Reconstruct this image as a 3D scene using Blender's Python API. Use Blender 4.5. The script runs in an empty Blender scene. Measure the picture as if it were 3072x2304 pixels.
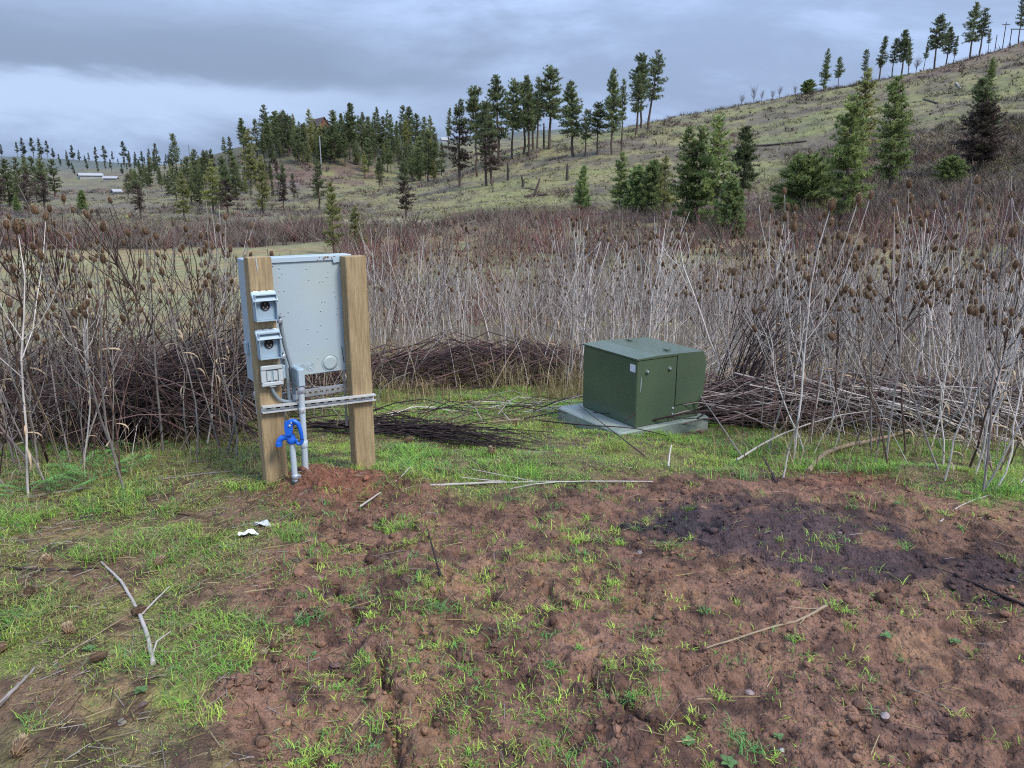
import bpy, math, random
import numpy as np
from mathutils import Vector, Matrix

random.seed(4)
RNG = np.random.default_rng(11)
scene = bpy.context.scene
COL = scene.collection

# ------------------------------------------------------------------ camera
FPX = 2250.0                                   # focal length in pixels of the 3072 px wide photograph
PITCH = math.atan((1152 - 580) / FPX)
EYE = 1.7
cam = bpy.data.cameras.new('camera')
cam.sensor_width = 36.0
cam.lens = FPX / 3072 * 36.0
cam.clip_start = 0.05
cam.clip_end = 6000
cam_o = bpy.data.objects.new('camera', cam)
cam_o.location = (0, 0, EYE)
cam_o.rotation_euler = (math.pi / 2 - PITCH, 0, 0)
COL.objects.link(cam_o)
scene.camera = cam_o

# ------------------------------------------------------------------ sky, sun, exposure
SUN_EL, SUN_AZ = math.radians(50), math.radians(128)     # soft sun behind the cloud, behind and to the right of the camera
world = bpy.data.worlds.new('World')
scene.world = world
world.use_nodes = True


def build_world():
    nt = world.node_tree
    nt.nodes.clear()
    N, L = nt.nodes.new, nt.links.new
    out = N('ShaderNodeOutputWorld')
    bg = N('ShaderNodeBackground')
    bg.inputs['Strength'].default_value = 0.1
    sky = N('ShaderNodeTexSky')
    sky.sky_type = 'NISHITA'
    sky.sun_disc = False
    sky.sun_elevation = SUN_EL
    sky.sun_rotation = SUN_AZ
    sky.dust_density = 3.0
    tc = N('ShaderNodeTexCoord')
    sep = N('ShaderNodeSeparateXYZ')
    L(tc.outputs['Generated'], sep.inputs[0])

    def noise(scale, detail, rough, sx, sy, sz, off=(0, 0, 0), dist=0.0):
        mp = N('ShaderNodeMapping')
        mp.inputs['Scale'].default_value = (sx, sy, sz)
        mp.inputs['Location'].default_value = off
        L(tc.outputs['Generated'], mp.inputs[0])
        n = N('ShaderNodeTexNoise')
        n.inputs['Scale'].default_value = scale
        n.inputs['Detail'].default_value = detail
        n.inputs['Roughness'].default_value = rough
        n.inputs['Distortion'].default_value = dist
        L(mp.outputs[0], n.inputs['Vector'])
        return n.outputs['Fac']

    def m(op, a, b=None, c=None, clamp=False):
        n = N('ShaderNodeMath')
        n.operation = op
        n.use_clamp = clamp
        for i, v in enumerate((a, b, c)):
            if v is None:
                continue
            if isinstance(v, (int, float)):
                n.inputs[i].default_value = v
            else:
                L(v, n.inputs[i])
        return n.outputs[0]

    def rng(v, a, b, c=0.0, d=1.0):
        n = N('ShaderNodeMapRange')
        n.interpolation_type = 'SMOOTHERSTEP'
        L(v, n.inputs[0])
        for i, q in enumerate((a, b, c, d)):
            n.inputs[i + 1].default_value = q
        return n.outputs[0]

    def mix(f, a, b):
        n = N('ShaderNodeMix')
        n.data_type = 'RGBA'
        if isinstance(f, (int, float)):
            n.inputs[0].default_value = f
        else:
            L(f, n.inputs[0])
        for i, v in ((6, a), (7, b)):
            if isinstance(v, tuple):
                n.inputs[i].default_value = (*v, 1)
            else:
                L(v, n.inputs[i])
        return n.outputs[2]

    big = noise(2.1, 5, 0.55, 1, 1, 3.6, (0.35, 0.2, 0.1), 0.4)
    fine = noise(5.0, 6, 0.6, 1, 1, 3.2, (1.3, 0.7, 0.4), 0.6)
    n1 = m('ADD', m('MULTIPLY', big, 0.65), m('MULTIPLY', fine, 0.35))
    base = mix(rng(n1, 0.40, 0.62), (1.40, 1.84, 2.78), (2.12, 2.78, 4.1))
    # one dark bank of stratus with a soft ragged underside, lit gap below it
    zz = m('ADD', sep.outputs['Z'], m('MULTIPLY', m('SUBTRACT', n1, 0.5), 0.16))
    under = rng(zz, 0.085, 0.145)
    over = rng(zz, 0.16, 0.27, 1.0, 0.25)
    side = rng(m('ADD', sep.outputs['X'], m('MULTIPLY', m('SUBTRACT', big, 0.5), 0.5)), -0.30, 0.16, 1.0, 0.12)
    bank = m('MULTIPLY', m('MULTIPLY', under, over), side, clamp=True)
    col = mix(bank, base, (1.12, 1.46, 2.15))
    gap = m('MULTIPLY', rng(zz, 0.05, 0.095), m('SUBTRACT', 1.0, rng(zz, 0.10, 0.13)))
    gap = m('MULTIPLY', gap, rng(sep.outputs['X'], -0.42, 0.10, 1.0, 0.0))
    col = mix(m('MULTIPLY', gap, 0.75, clamp=True), col, (2.5, 3.2, 4.5))
    full = mix(0.96, sky.outputs[0], col)
    # overcast luminance law: the cloud deck brightens evenly from the horizon to the zenith
    law = m('DIVIDE', m('ADD', 1.0, m('MULTIPLY', m('MAXIMUM', sep.outputs['Z'], 0.0), 2.0)), 1.2)
    sc = N('ShaderNodeVectorMath')
    sc.operation = 'SCALE'
    L(full, sc.inputs[0])
    L(law, sc.inputs['Scale'])
    L(sc.outputs[0], bg.inputs['Color'])
    L(bg.outputs[0], out.inputs['Surface'])


build_world()
sun = bpy.data.lights.new('sun', 'SUN')
sun.energy = 1.5
sun.angle = math.radians(16)
sun.color = (1.0, 0.93, 0.82)
sun_o = bpy.data.objects.new('sun', sun)
sun_o.rotation_euler = (math.pi / 2 - SUN_EL, 0, -SUN_AZ + math.pi)
sun_o.location = (-5, -8, 20)
COL.objects.link(sun_o)
vs = scene.view_settings
vs.view_transform = 'Standard'
vs.look = 'None'
vs.gamma = 1.0
vs.exposure = 1.22
vs.use_curve_mapping = False
scene.cycles.max_bounces = 5
scene.cycles.diffuse_bounces = 3
scene.cycles.glossy_bounces = 2
scene.cycles.transmission_bounces = 3
scene.cycles.filter_width = 1.1
scene.cycles.use_denoising = False

# ------------------------------------------------------------------ geometry of the view, used to lay the place out
S_, C_ = math.sin(PITCH), math.cos(PITCH)


def ray(px, py):
    u = (np.asarray(px, float) - 1536) / FPX
    v = (1152 - np.asarray(py, float)) / FPX
    return np.stack(np.broadcast_arrays(u, C_ + S_ * v, -S_ + C_ * v), -1)


def tanel(px, py):
    d = ray(px, py)
    return d[..., 2] / np.hypot(d[..., 0], d[..., 1])


def proj(x, y, z):
    q = z - EYE
    f = np.maximum(y * C_ - q * S_, 1e-3)
    up = y * S_ + q * C_
    return 1536 + FPX * x / f, 1152 - FPX * up / f


def at_z(px, py, z):
    d = ray(px, py)
    t = (z - EYE) / d[2]
    return np.array([d[0] * t, d[1] * t, z])


# ------------------------------------------------------------------ noise
def _hash(i, j, s):
    h = (i * 374761393 + j * 668265263 + s * 982451653) & 0x7fffffff
    h = ((h ^ (h >> 13)) * 1274126177) & 0x7fffffff
    return ((h ^ (h >> 16)) & 0xffff) / 65535.0


def vnoise(x, y, s=0):
    i = np.floor(x).astype(np.int64)
    j = np.floor(y).astype(np.int64)
    fx, fy = x - i, y - j
    fx = fx * fx * (3 - 2 * fx)
    fy = fy * fy * (3 - 2 * fy)
    a, b = _hash(i, j, s), _hash(i + 1, j, s)
    c, d = _hash(i, j + 1, s), _hash(i + 1, j + 1, s)
    return (a * (1 - fx) + b * fx) * (1 - fy) + (c * (1 - fx) + d * fx) * fy


def fbm(x, y, s=0, o=4, g=0.5):
    t, a, n = 0.0, 1.0, 0.0
    for k in range(o):
        t = t + a * vnoise(x * 2 ** k + 17.3 * k, y * 2 ** k - 9.1 * k, s + k)
        n += a
        a *= g
    return t / n


def sstep(x, a, b):
    t = np.clip((x - a) / (b - a), 0, 1)
    return t * t * (3 - 2 * t)


# ------------------------------------------------------------------ terrain: distance and picture height of each slope, column by column
NEAR = [(0.3, 0.0), (4.6, 0.0), (5.6, -0.11), (7, -0.28), (9, -0.5), (12, -0.9), (20, -2.0), (30, -3.35), (38, -4.0)]
FAR = {
    -900: [(75, 742), (110, 690), (200, 610), (400, 545), (800, 470), (1200, 500), (3000, 540)],
    0: [(75, 742), (110, 688), (200, 606), (400, 540), (800, 463), (1200, 495), (3000, 540)],
    300: [(75, 735), (110, 680), (200, 598), (400, 536), (800, 482), (1200, 500), (3000, 540)],
    600: [(70, 745), (100, 700), (160, 622), (240, 540), (300, 482), (800, 500), (3000, 540)],
    850: [(60, 760), (90, 705), (140, 650), (190, 590), (212, 562), (226, 500), (285, 398), (400, 425), (800, 470), (3000, 540)],
    1100: [(55, 780), (80, 692), (110, 650), (160, 602), (212, 560), (228, 505), (285, 388), (400, 410), (800, 450), (3000, 540)],
    1300: [(50, 785), (72, 700), (90, 658), (120, 600), (150, 560), (180, 556), (225, 530), (285, 455), (400, 455), (750, 418), (3000, 540)],
    1536: [(45, 790), (65, 700), (78, 660), (100, 600), (130, 540), (165, 480), (190, 446), (260, 455), (750, 395), (3000, 540)],
    1700: [(45, 790), (65, 700), (78, 660), (100, 590), (135, 510), (172, 440), (195, 408), (260, 430), (750, 378), (3000, 540)],
    1900: [(45, 790), (65, 690), (78, 658), (100, 580), (140, 478), (180, 398), (200, 370), (280, 400), (750, 400), (3000, 540)],
    2300: [(45, 790), (65, 680), (90, 600), (130, 480), (180, 352), (220, 287), (300, 330), (3000, 540)],
    2700: [(45, 790), (60, 680), (80, 590), (110, 470), (160, 332), (230, 214), (330, 250), (3000, 540)],
    3072: [(45, 790), (60, 665), (80, 560), (110, 442), (160, 290), (220, 160), (262, 98), (350, 140), (3000, 540)],
    4000: [(45, 790), (60, 620), (80, 500), (110, 350), (160, 160), (220, 0), (262, -60), (350, -20), (3000, 500)],
}
COLX = np.array(sorted(FAR))
LGR = np.linspace(math.log(0.3), math.log(3000), 700)
TAB = np.zeros((len(COLX), len(LGR)))
for k_, cx in enumerate(COLX):
    rn = np.geomspace(0.3, 38, 260)
    zn = np.interp(rn, [p[0] for p in NEAR], [p[1] for p in NEAR])
    pr = [(r, (z - EYE) / r) for r, z in zip(rn, zn)]
    pr += [(r, float(tanel(min(max(cx, -300), 3400), y))) for r, y in FAR[cx]]
    lr = np.log([p[0] for p in pr])
    row = np.interp(LGR, lr, [p[1] for p in pr])
    w = np.exp(-0.5 * (np.arange(-9, 10) / 4.0) ** 2)
    sm = np.convolve(np.pad(row, 9, mode='edge'), w / w.sum(), 'valid')
    f = sstep(LGR, math.log(4.0), math.log(7.0))
    TAB[k_] = row * (1 - f) + sm * f
CX2 = np.linspace(-900, 4000, 400)
T2 = np.stack([np.interp(CX2, COLX, TAB[:, j]) for j in range(len(LGR))], 1)
w = np.exp(-0.5 * (np.arange(-12, 13) / 6.0) ** 2)
T2 = np.apply_along_axis(lambda c: np.convolve(np.pad(c, 12, mode='edge'), w / w.sum(), 'valid'), 0, T2)

CRACKS = [[(1128, 1925), (1150, 2010), (1182, 2075), (1165, 2150), (1192, 2235), (1180, 2300)], [(1005, 1745), (1050, 1800), (1075, 1850)],
          [(1335, 1735), (1360, 1700)], [(1625, 1755), (1668, 1828)], [(1750, 2000), (1860, 2110), (1960, 2190)], [(1480, 1900), (1420, 1950)], [(1985, 2010), (2110, 1985)]]
CRACKW = [[at_z(*p, 0.0)[:2] for p in c] for c in CRACKS]
RISER_W = np.array([-1.262, 4.205])


def seg_dist(x, y, a, b):
    ab = b - a
    t = np.clip(((x - a[0]) * ab[0] + (y - a[1]) * ab[1]) / (ab @ ab), 0, 1)
    return np.hypot(x - a[0] - t * ab[0], y - a[1] - t * ab[1])


def bare_soil(x, y):
    """1 where the photo shows turned soil, 0 where it is grown over (near ground only)"""
    px, py = proj(x, y, 0 * x)
    wob = (fbm(x * 2.2, y * 2.2, 31, 3) - 0.5)
    left = np.interp(py, [1380, 1455, 1520, 1600, 1700, 1800, 1900, 2000, 2100, 2304], [1020, 830, 820, 900, 790, 740, 760, 690, 640, 760])
    low = np.interp(px, [880, 1000, 1200, 1500, 1800, 2100, 2500, 3072], [1390, 1400, 1440, 1490, 1445, 1425, 1405, 1480])
    a = sstep(px + wob * 260, left - 70, left + 70)
    b = sstep(py + wob * 110, low - 28, low + 28)
    return a * b


def near_relief(x, y):
    r = np.hypot(x, y)
    if np.min(r) > 13:
        return 0 * r
    fade = 1 - sstep(r, 7, 13)
    jit = (fbm(x * 30, y * 30, 5, 2) - .5) * .06
    s = bare_soil(x, y)
    z = (fbm(x * 1.3, y * 1.3, 3, 3) - 0.5) * 0.09
    z = z + (fbm(x * 6, y * 6, 7, 3) - 0.5) * (0.016 + 0.050 * s)
    cl = fbm(x * 21, y * 21, 12, 3)
    z = z + (np.abs(cl - 0.5) * -0.050 + (cl - 0.5) * 0.034) * (0.30 + 0.9 * s)
    z = z + (fbm(x * 60, y * 60, 19, 2) - 0.5) * 0.016 * s
    for c in CRACKW:
        d = np.min([seg_dist(x + jit, y, c[i], c[i + 1]) for i in range(len(c) - 1)], 0)
        z = z - 0.045 * np.exp(-(d / 0.013) ** 2) + 0.016 * np.exp(-((d - 0.05) / 0.035) ** 2)
    m1 = np.exp(-(((x + 1.00) / 0.42) ** 2 + ((y - 4.22) / 0.26) ** 2))
    m2 = np.exp(-(((x - 2.62) / 0.35) ** 2 + ((y - 4.55) / 0.12) ** 2))
    m3 = np.exp(-(((x + 1.27) / 0.20) ** 2 + ((y - 4.22) / 0.16) ** 2))
    z = z + 0.085 * m1 + 0.06 * m2 + 0.035 * m3
    # settled rut running towards the camera
    d = seg_dist(x, y, np.array([-0.55, 1.6]), np.array([-0.85, 3.9]))
    z = z - 0.05 * np.exp(-(d / 0.16) ** 2)
    d = seg_dist(x, y, np.array([0.35, 1.6]), np.array([-0.35, 3.7]))
    z = z - 0.045 * np.exp(-(d / 0.14) ** 2)
    return z * fade


def H(x, y, fine=True):
    x = np.asarray(x, float)
    y = np.asarray(y, float)
    r = np.maximum(np.hypot(x, y), 0.3)
    az = np.clip(np.arctan2(x, y), -0.95, 0.95)
    cx = np.clip(1536 + FPX * np.tan(az) / C_, -899, 3999)
    fi = (cx - CX2[0]) / (CX2[1] - CX2[0])
    i = np.clip(fi.astype(int), 0, len(CX2) - 2)
    fi = fi - i
    fj = (np.log(np.minimum(r, 2990)) - LGR[0]) / (LGR[1] - LGR[0])
    j = np.clip(fj.astype(int), 0, len(LGR) - 2)
    fj = fj - j
    t = (T2[i, j] * (1 - fi) + T2[i + 1, j] * fi) * (1 - fj) + (T2[i, j + 1] * (1 - fi) + T2[i + 1, j + 1] * fi) * fj
    z = EYE + r * t
    behind = sstep(np.abs(np.arctan2(x, y)), 1.1, 1.7) * sstep(r, 5, 30)
    z = z * (1 - behind) + behind * np.minimum(z, 0.0) * 0.3
    far = sstep(r, 48, 110)
    z = z + far * ((fbm(x / 24, y / 24, 40, 4) - 0.5) * 2.4 + (fbm(x / 5, y / 5, 44, 3) - 0.5) * 0.7)
    if fine:
        z = z + near_relief(x, y)
    return z


def hit(px, py, fine=True):
    """first point of the ground along the sight line of a picture point; on a miss the column's skyline"""
    d = ray(px, py)
    ts = np.geomspace(1.5, 1300, 600)
    P = np.array([0, 0, EYE]) + ts[:, None] * d
    h = H(P[:, 0], P[:, 1], False)
    below = np.nonzero(P[:, 2] < h)[0]
    if len(below):
        k = below[0]
        t0, t1 = ts[max(k - 1, 0)], ts[k]
        for _ in range(14):
            tm = (t0 + t1) / 2
            p = np.array([0, 0, EYE]) + tm * d
            if p[2] < H(p[0], p[1], fine and tm < 14):
                t1 = tm
            else:
                t0 = tm
        p = np.array([0, 0, EYE]) + t1 * d
    else:
        u = d[:2] / np.hypot(d[0], d[1])
        rr = np.geomspace(60, 900, 400)
        hh = H(u[0] * rr, u[1] * rr, False)
        k = int(np.argmax((hh - EYE) / rr))
        p = np.array([u[0] * rr[k], u[1] * rr[k], hh[k]])
    return np.array([p[0], p[1], float(H(p[0], p[1]))])


# ------------------------------------------------------------------ mesh helpers
class MB:
    """collects vertices, faces, vertex colours and material slots for ONE mesh"""

    def __init__(s):
        s.v, s.f, s.c, s.m, s.n = [], [], [], [], 0

    def add(s, v, f, col=None, mat=0):
        v = np.asarray(v, float).reshape(-1, 3)
        f = np.asarray(f, np.int64)
        s.v.append(v)
        s.f.append(f + s.n)
        c = np.ones((len(v), 3)) * (0.5 if col is None else np.asarray(col, float))
        s.c.append(c)
        s.m.append(np.full(len(f), mat, np.int32))
        s.n += len(v)
        return s

    def tube(s, path, rad, sides=6, col=None, mat=0, cap=True):
        P = np.asarray(path, float)
        n = len(P)
        R = np.broadcast_to(np.asarray(rad, float), (n,))
        T = np.gradient(P, axis=0)
        T /= np.maximum(np.linalg.norm(T, axis=1, keepdims=True), 1e-9)
        ref = np.array([0, 0, 1.0]) if abs(T[0, 2]) < 0.9 else np.array([1.0, 0, 0])
        A = np.cross(T, ref)
        A /= np.maximum(np.linalg.norm(A, axis=1, keepdims=True), 1e-9)
        B = np.cross(T, A)
        th = np.arange(sides) * 2 * math.pi / sides
        V = P[:, None] + R[:, None, None] * (A[:, None] * np.cos(th)[None, :, None] + B[:, None] * np.sin(th)[None, :, None])
        i = np.arange(n - 1)[:, None] * sides
        k = np.arange(sides)[None]
        k2 = (k + 1) % sides
        F = np.stack([i + k, i + k2, i + sides + k2, i + sides + k], -1).reshape(-1, 4)
        c = None if col is None else (np.repeat(np.asarray(col, float), sides, 0) if np.ndim(col) == 2 else col)
        s.add(V.reshape(-1, 3), F, c, mat)
        if cap and sides >= 5:
            for e, pt in ((0, P[0]), (n - 1, P[-1])):
                ring = V[e]
                s.add(np.vstack([ring, pt]), [[q, (q + 1) % sides, sides] for q in range(sides)], None if col is None else (np.asarray(col)[e] if np.ndim(col) == 2 else col), mat)
        return s

    def box(s, x0, x1, y0, y1, z0, z1, col=None, mat=0, bev=0.0):
        if bev <= 0:
            v = [(x, y, z) for z in (z0, z1) for y in (y0, y1) for x in (x0, x1)]
            f = [(0, 2, 3, 1), (4, 5, 7, 6), (0, 1, 5, 4), (2, 6, 7, 3), (0, 4, 6, 2), (1, 3, 7, 5)]
            return s.add(v, f, col, mat)
        b = bev
        vs_, fs = [], []
        loops = []
        for z, e in ((z0, b), (z0 + b, 0), (z1 - b, 0), (z1, b)):
            q = b if e == 0 else b * 1.6
            ix0, ix1, iy0, iy1 = x0 + e, x1 - e, y0 + e, y1 - e
            loops.append([(ix0 + q, iy0, z), (ix1 - q, iy0, z), (ix1, iy0 + q, z), (ix1, iy1 - q, z), (ix1 - q, iy1, z), (ix0 + q, iy1, z), (ix0, iy1 - q, z), (ix0, iy0 + q, z)])
        for lp in loops:
            vs_ += lp
        for k in range(3):
            for q in range(8):
                fs.append((k * 8 + q, k * 8 + (q + 1) % 8, k * 8 + 8 + (q + 1) % 8, k * 8 + 8 + q))
        s.add(vs_, fs, col, mat)
        s.add(loops[0], [(7, 6, 5, 4), (7, 4, 3, 0), (0, 3, 2, 1)], col, mat)
        return s.add(loops[3], [(4, 5, 6, 7), (0, 3, 4, 7), (1, 2, 3, 0)], col, mat)

    def prism(s, pts, axis, a, b, col=None, mat=0):
        """extrude a convex polygon (2-D points) along an axis"""
        n = len(pts)

        def put(p, q):
            return {0: (q, p[0], p[1]), 1: (p[0], q, p[1]), 2: (p[0], p[1], q)}[axis]
        v = [put(p, a) for p in pts] + [put(p, b) for p in pts]
        s.add(v, [(i, (i + 1) % n, n + (i + 1) % n, n + i) for i in range(n)], col, mat)
        cen = tuple(np.mean(pts, 0))
        for q, o in ((a, 0), (b, 1)):
            s.add([put(p, q) for p in pts] + [put(cen, q)], [((i + 1) % n, i, n) if o == 0 else (i, (i + 1) % n, n) for i in range(n)], col, mat)
        return s

    def lathe(s, prof, sides=12, origin=(0, 0, 0), axis=2, col=None, mat=0):
        th = np.arange(sides) * 2 * math.pi / sides
        V = []
        for r, h in prof:
            for t in th:
                p = (r * math.cos(t), r * math.sin(t), h)
                p = {2: p, 1: (p[0], p[2], p[1]), 0: (p[2], p[0], p[1])}[axis]
                V.append(np.array(p) + origin)
        n = len(prof)
        F = [(i * sides + k, i * sides + (k + 1) % sides, (i + 1) * sides + (k + 1) % sides, (i + 1) * sides + k) for i in range(n - 1) for k in range(sides)]
        s.add(V, F, col, mat)
        for i in (0, n - 1):
            if prof[i][0] > 1e-6:
                s.add(V[i * sides:(i + 1) * sides], [(0, k, k + 1) for k in range(1, sides - 1)], col, mat)
        return s

    def merged(s):
        tri = [q for q in s.f if q.shape[1] == 3]
        return np.vstack(s.v), s.f, np.vstack(s.c), s.m

    def mesh(s, name, mats, smooth=True):
        me = bpy.data.meshes.new(name)
        V = np.vstack(s.v)
        nl = sum(q.size for q in s.f)
        nf = sum(len(q) for q in s.f)
        me.vertices.add(len(V))
        me.vertices.foreach_set('co', V.astype(np.float32).ravel())
        me.loops.add(nl)
        me.polygons.add(nf)
        li = np.concatenate([q.ravel() for q in s.f]).astype(np.int32)
        lt = np.concatenate([np.full(len(q), q.shape[1], np.int32) for q in s.f])
        me.loops.foreach_set('vertex_index', li)
        st = np.zeros(nf, np.int32)
        st[1:] = np.cumsum(lt)[:-1]
        me.polygons.foreach_set('loop_start', st)
        me.polygons.foreach_set('loop_total', lt)
        me.polygons.foreach_set('material_index', np.concatenate(s.m))
        me.polygons.foreach_set('use_smooth', np.full(nf, bool(smooth)))
        for mt in (mats if isinstance(mats, (list, tuple)) else [mats]):
            me.materials.append(mt)
        at = me.color_attributes.new('Col', 'FLOAT_COLOR', 'POINT')
        cc = np.ones((len(V), 4), np.float32)
        cc[:, :3] = np.vstack(s.c)
        at.data.foreach_set('color', cc.ravel())
        me.update(calc_edges=True)
        me.validate()
        return me

    def build(s, name, mats, parent=None, smooth=False):
        return obj(name, s.mesh(name, mats, smooth), parent)


def obj(name, me, parent=None):
    o = bpy.data.objects.new(name, me)
    COL.objects.link(o)
    if parent is not None:
        o.parent = parent
    return o


def tag(o, label=None, cat=None, group=None, kind=None):
    for k, v in (('label', label), ('category', cat), ('group', group), ('kind', kind)):
        if v:
            o[k] = v
    return o


def thing(name, label, cat, loc=(0, 0, 0), rz=0.0, group=None):
    o = bpy.data.objects.new(name, None)
    o.empty_display_size = 0.2
    COL.objects.link(o)
    o.location = loc
    o.rotation_euler = (0, 0, rz)
    return tag(o, label, cat, group)


# ------------------------------------------------------------------ materials
def material(name, color=(0.5, 0.5, 0.5), rough=0.8, attr=False, var=0.0, vscale=8.0, stretch=(1, 1, 1), metal=0.0, bump=0.0, bscale=60.0,
             dark=None, spec=0.4, objvar=0.0, trans=0.0, second=None, sec_scale=3.0, sec_edge=(0.5, 0.62)):
    m = bpy.data.materials.new(name)
    m.use_nodes = True
    nt = m.node_tree
    N, L = nt.nodes.new, nt.links.new
    b = nt.nodes['Principled BSDF']
    b.inputs['Roughness'].default_value = rough
    b.inputs['Metallic'].default_value = metal
    b.inputs['Specular IOR Level'].default_value = spec
    tc = N('ShaderNodeTexCoord')
    mp = N('ShaderNodeMapping')
    mp.inputs['Scale'].default_value = stretch
    L(tc.outputs['Object'], mp.inputs[0])
    if attr:
        at = N('ShaderNodeAttribute')
        at.attribute_name = 'Col'
        src = at.outputs['Color']
    else:
        rgb = N('ShaderNodeRGB')
        rgb.outputs[0].default_value = (*color, 1)
        src = rgb.outputs[0]
    if second:
        n2 = N('ShaderNodeTexNoise')
        n2.inputs['Scale'].default_value = sec_scale
        n2.inputs['Detail'].default_value = 3
        L(mp.outputs[0], n2.inputs['Vector'])
        rr = N('ShaderNodeMapRange')
        rr.inputs[1].default_value, rr.inputs[2].default_value = sec_edge
        L(n2.outputs['Fac'], rr.inputs[0])
        mx = N('ShaderNodeMix')
        mx.data_type = 'RGBA'
        L(rr.outputs[0], mx.inputs[0])
        L(src, mx.inputs[6])
        mx.inputs[7].default_value = (*second, 1)
        src = mx.outputs[2]
    if var > 0:
        n1 = N('ShaderNodeTexNoise')
        n1.inputs['Scale'].default_value = vscale
        n1.inputs['Detail'].default_value = 3
        n1.inputs['Roughness'].default_value = 0.65
        L(mp.outputs[0], n1.inputs['Vector'])
        r1 = N('ShaderNodeMapRange')
        r1.inputs[1].default_value, r1.inputs[2].default_value = 0.25, 0.75
        r1.inputs[3].default_value, r1.inputs[4].default_value = 1 - var, 1 + var
        L(n1.outputs['Fac'], r1.inputs[0])
        mu = N('ShaderNodeVectorMath')
        mu.operation = 'SCALE'
        L(src, mu.inputs[0])
        L(r1.outputs[0], mu.inputs['Scale'])
        src = mu.outputs[0]
    if objvar > 0:
        oi = N('ShaderNodeObjectInfo')
        r2 = N('ShaderNodeMapRange')
        r2.inputs[3].default_value, r2.inputs[4].default_value = 1 - objvar, 1 + objvar
        L(oi.outputs['Random'], r2.inputs[0])
        mu = N('ShaderNodeVectorMath')
        mu.operation = 'SCALE'
        L(src, mu.inputs[0])
        L(r2.outputs[0], mu.inputs['Scale'])
        src = mu.outputs[0]
    L(src, b.inputs['Base Color'])
    if bump > 0:
        n3 = N('ShaderNodeTexNoise')
        n3.inputs['Scale'].default_value = bscale
        n3.inputs['Detail'].default_value = 2
        L(mp.outputs[0], n3.inputs['Vector'])
        bp = N('ShaderNodeBump')
        bp.inputs['Strength'].default_value = bump
        bp.inputs['Distance'].default_value = 0.01
        L(n3.outputs['Fac'], bp.inputs['Height'])
        L(bp.outputs[0], b.inputs['Normal'])
    if trans > 0:
        tr = N('ShaderNodeBsdfTranslucent')
        L(src, tr.inputs['Color'])
        ms = N('ShaderNodeMixShader')
        ms.inputs[0].default_value = trans
        L(b.outputs[0], ms.inputs[1])
        L(tr.outputs[0], ms.inputs[2])
        L(ms.outputs[0], nt.nodes['Material Output'].inputs['Surface'])
    return m


M = {}
M['stalk'] = material('dry_stalk', attr=True, rough=0.85, var=0.45, vscale=22, stretch=(1, 1, 0.25), objvar=0.22, spec=0.25)
M['stalkpile'] = material('piled_stalk', attr=True, rough=0.8, var=0.3, vscale=9, spec=0.3)
M['head'] = material('teasel_head', attr=True, rough=0.9, var=0.25, vscale=90, objvar=0.25, spec=0.2)
M['grass'] = material('grass_blade', attr=True, rough=0.6, spec=0.3, trans=0.25)
M['drygrass'] = material('dry_grass_blade', attr=True, rough=0.85, spec=0.2, trans=0.2)
M['needles'] = material('pine_needles', attr=True, rough=0.75, spec=0.2, objvar=0.28, trans=0.4)
M['bark'] = material('pine_bark', (0.11, 0.085, 0.07), rough=0.95, var=0.4, vscale=3, stretch=(1, 1, 0.3), spec=0.15)
M['scrub'] = material('scrub_twig', attr=True, rough=0.9, spec=0.15)
M['stone'] = material('pebble', attr=True, rough=0.85, var=0.3, vscale=30, bump=0.5, bscale=90)
M['clod'] = material('soil_clod', attr=True, rough=0.95, var=0.35, vscale=40, bump=0.8, bscale=120, spec=0.2)


# ------------------------------------------------------------------ the ground, one sheet from under the camera to the far ridges
def srgb(*c):
    return tuple(((v / 255 + 0.055) / 1.055) ** 2.4 if v > 10 else v / 255 / 12.92 for v in c)


def mixc(a, b, t):
    return a * (1 - t[..., None]) + np.asarray(b) * t[..., None]


def blob(px, py, cx, cy, rx, ry):
    return np.exp(-(((px - cx) / rx) ** 2 + ((py - cy) / ry) ** 2))


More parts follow.
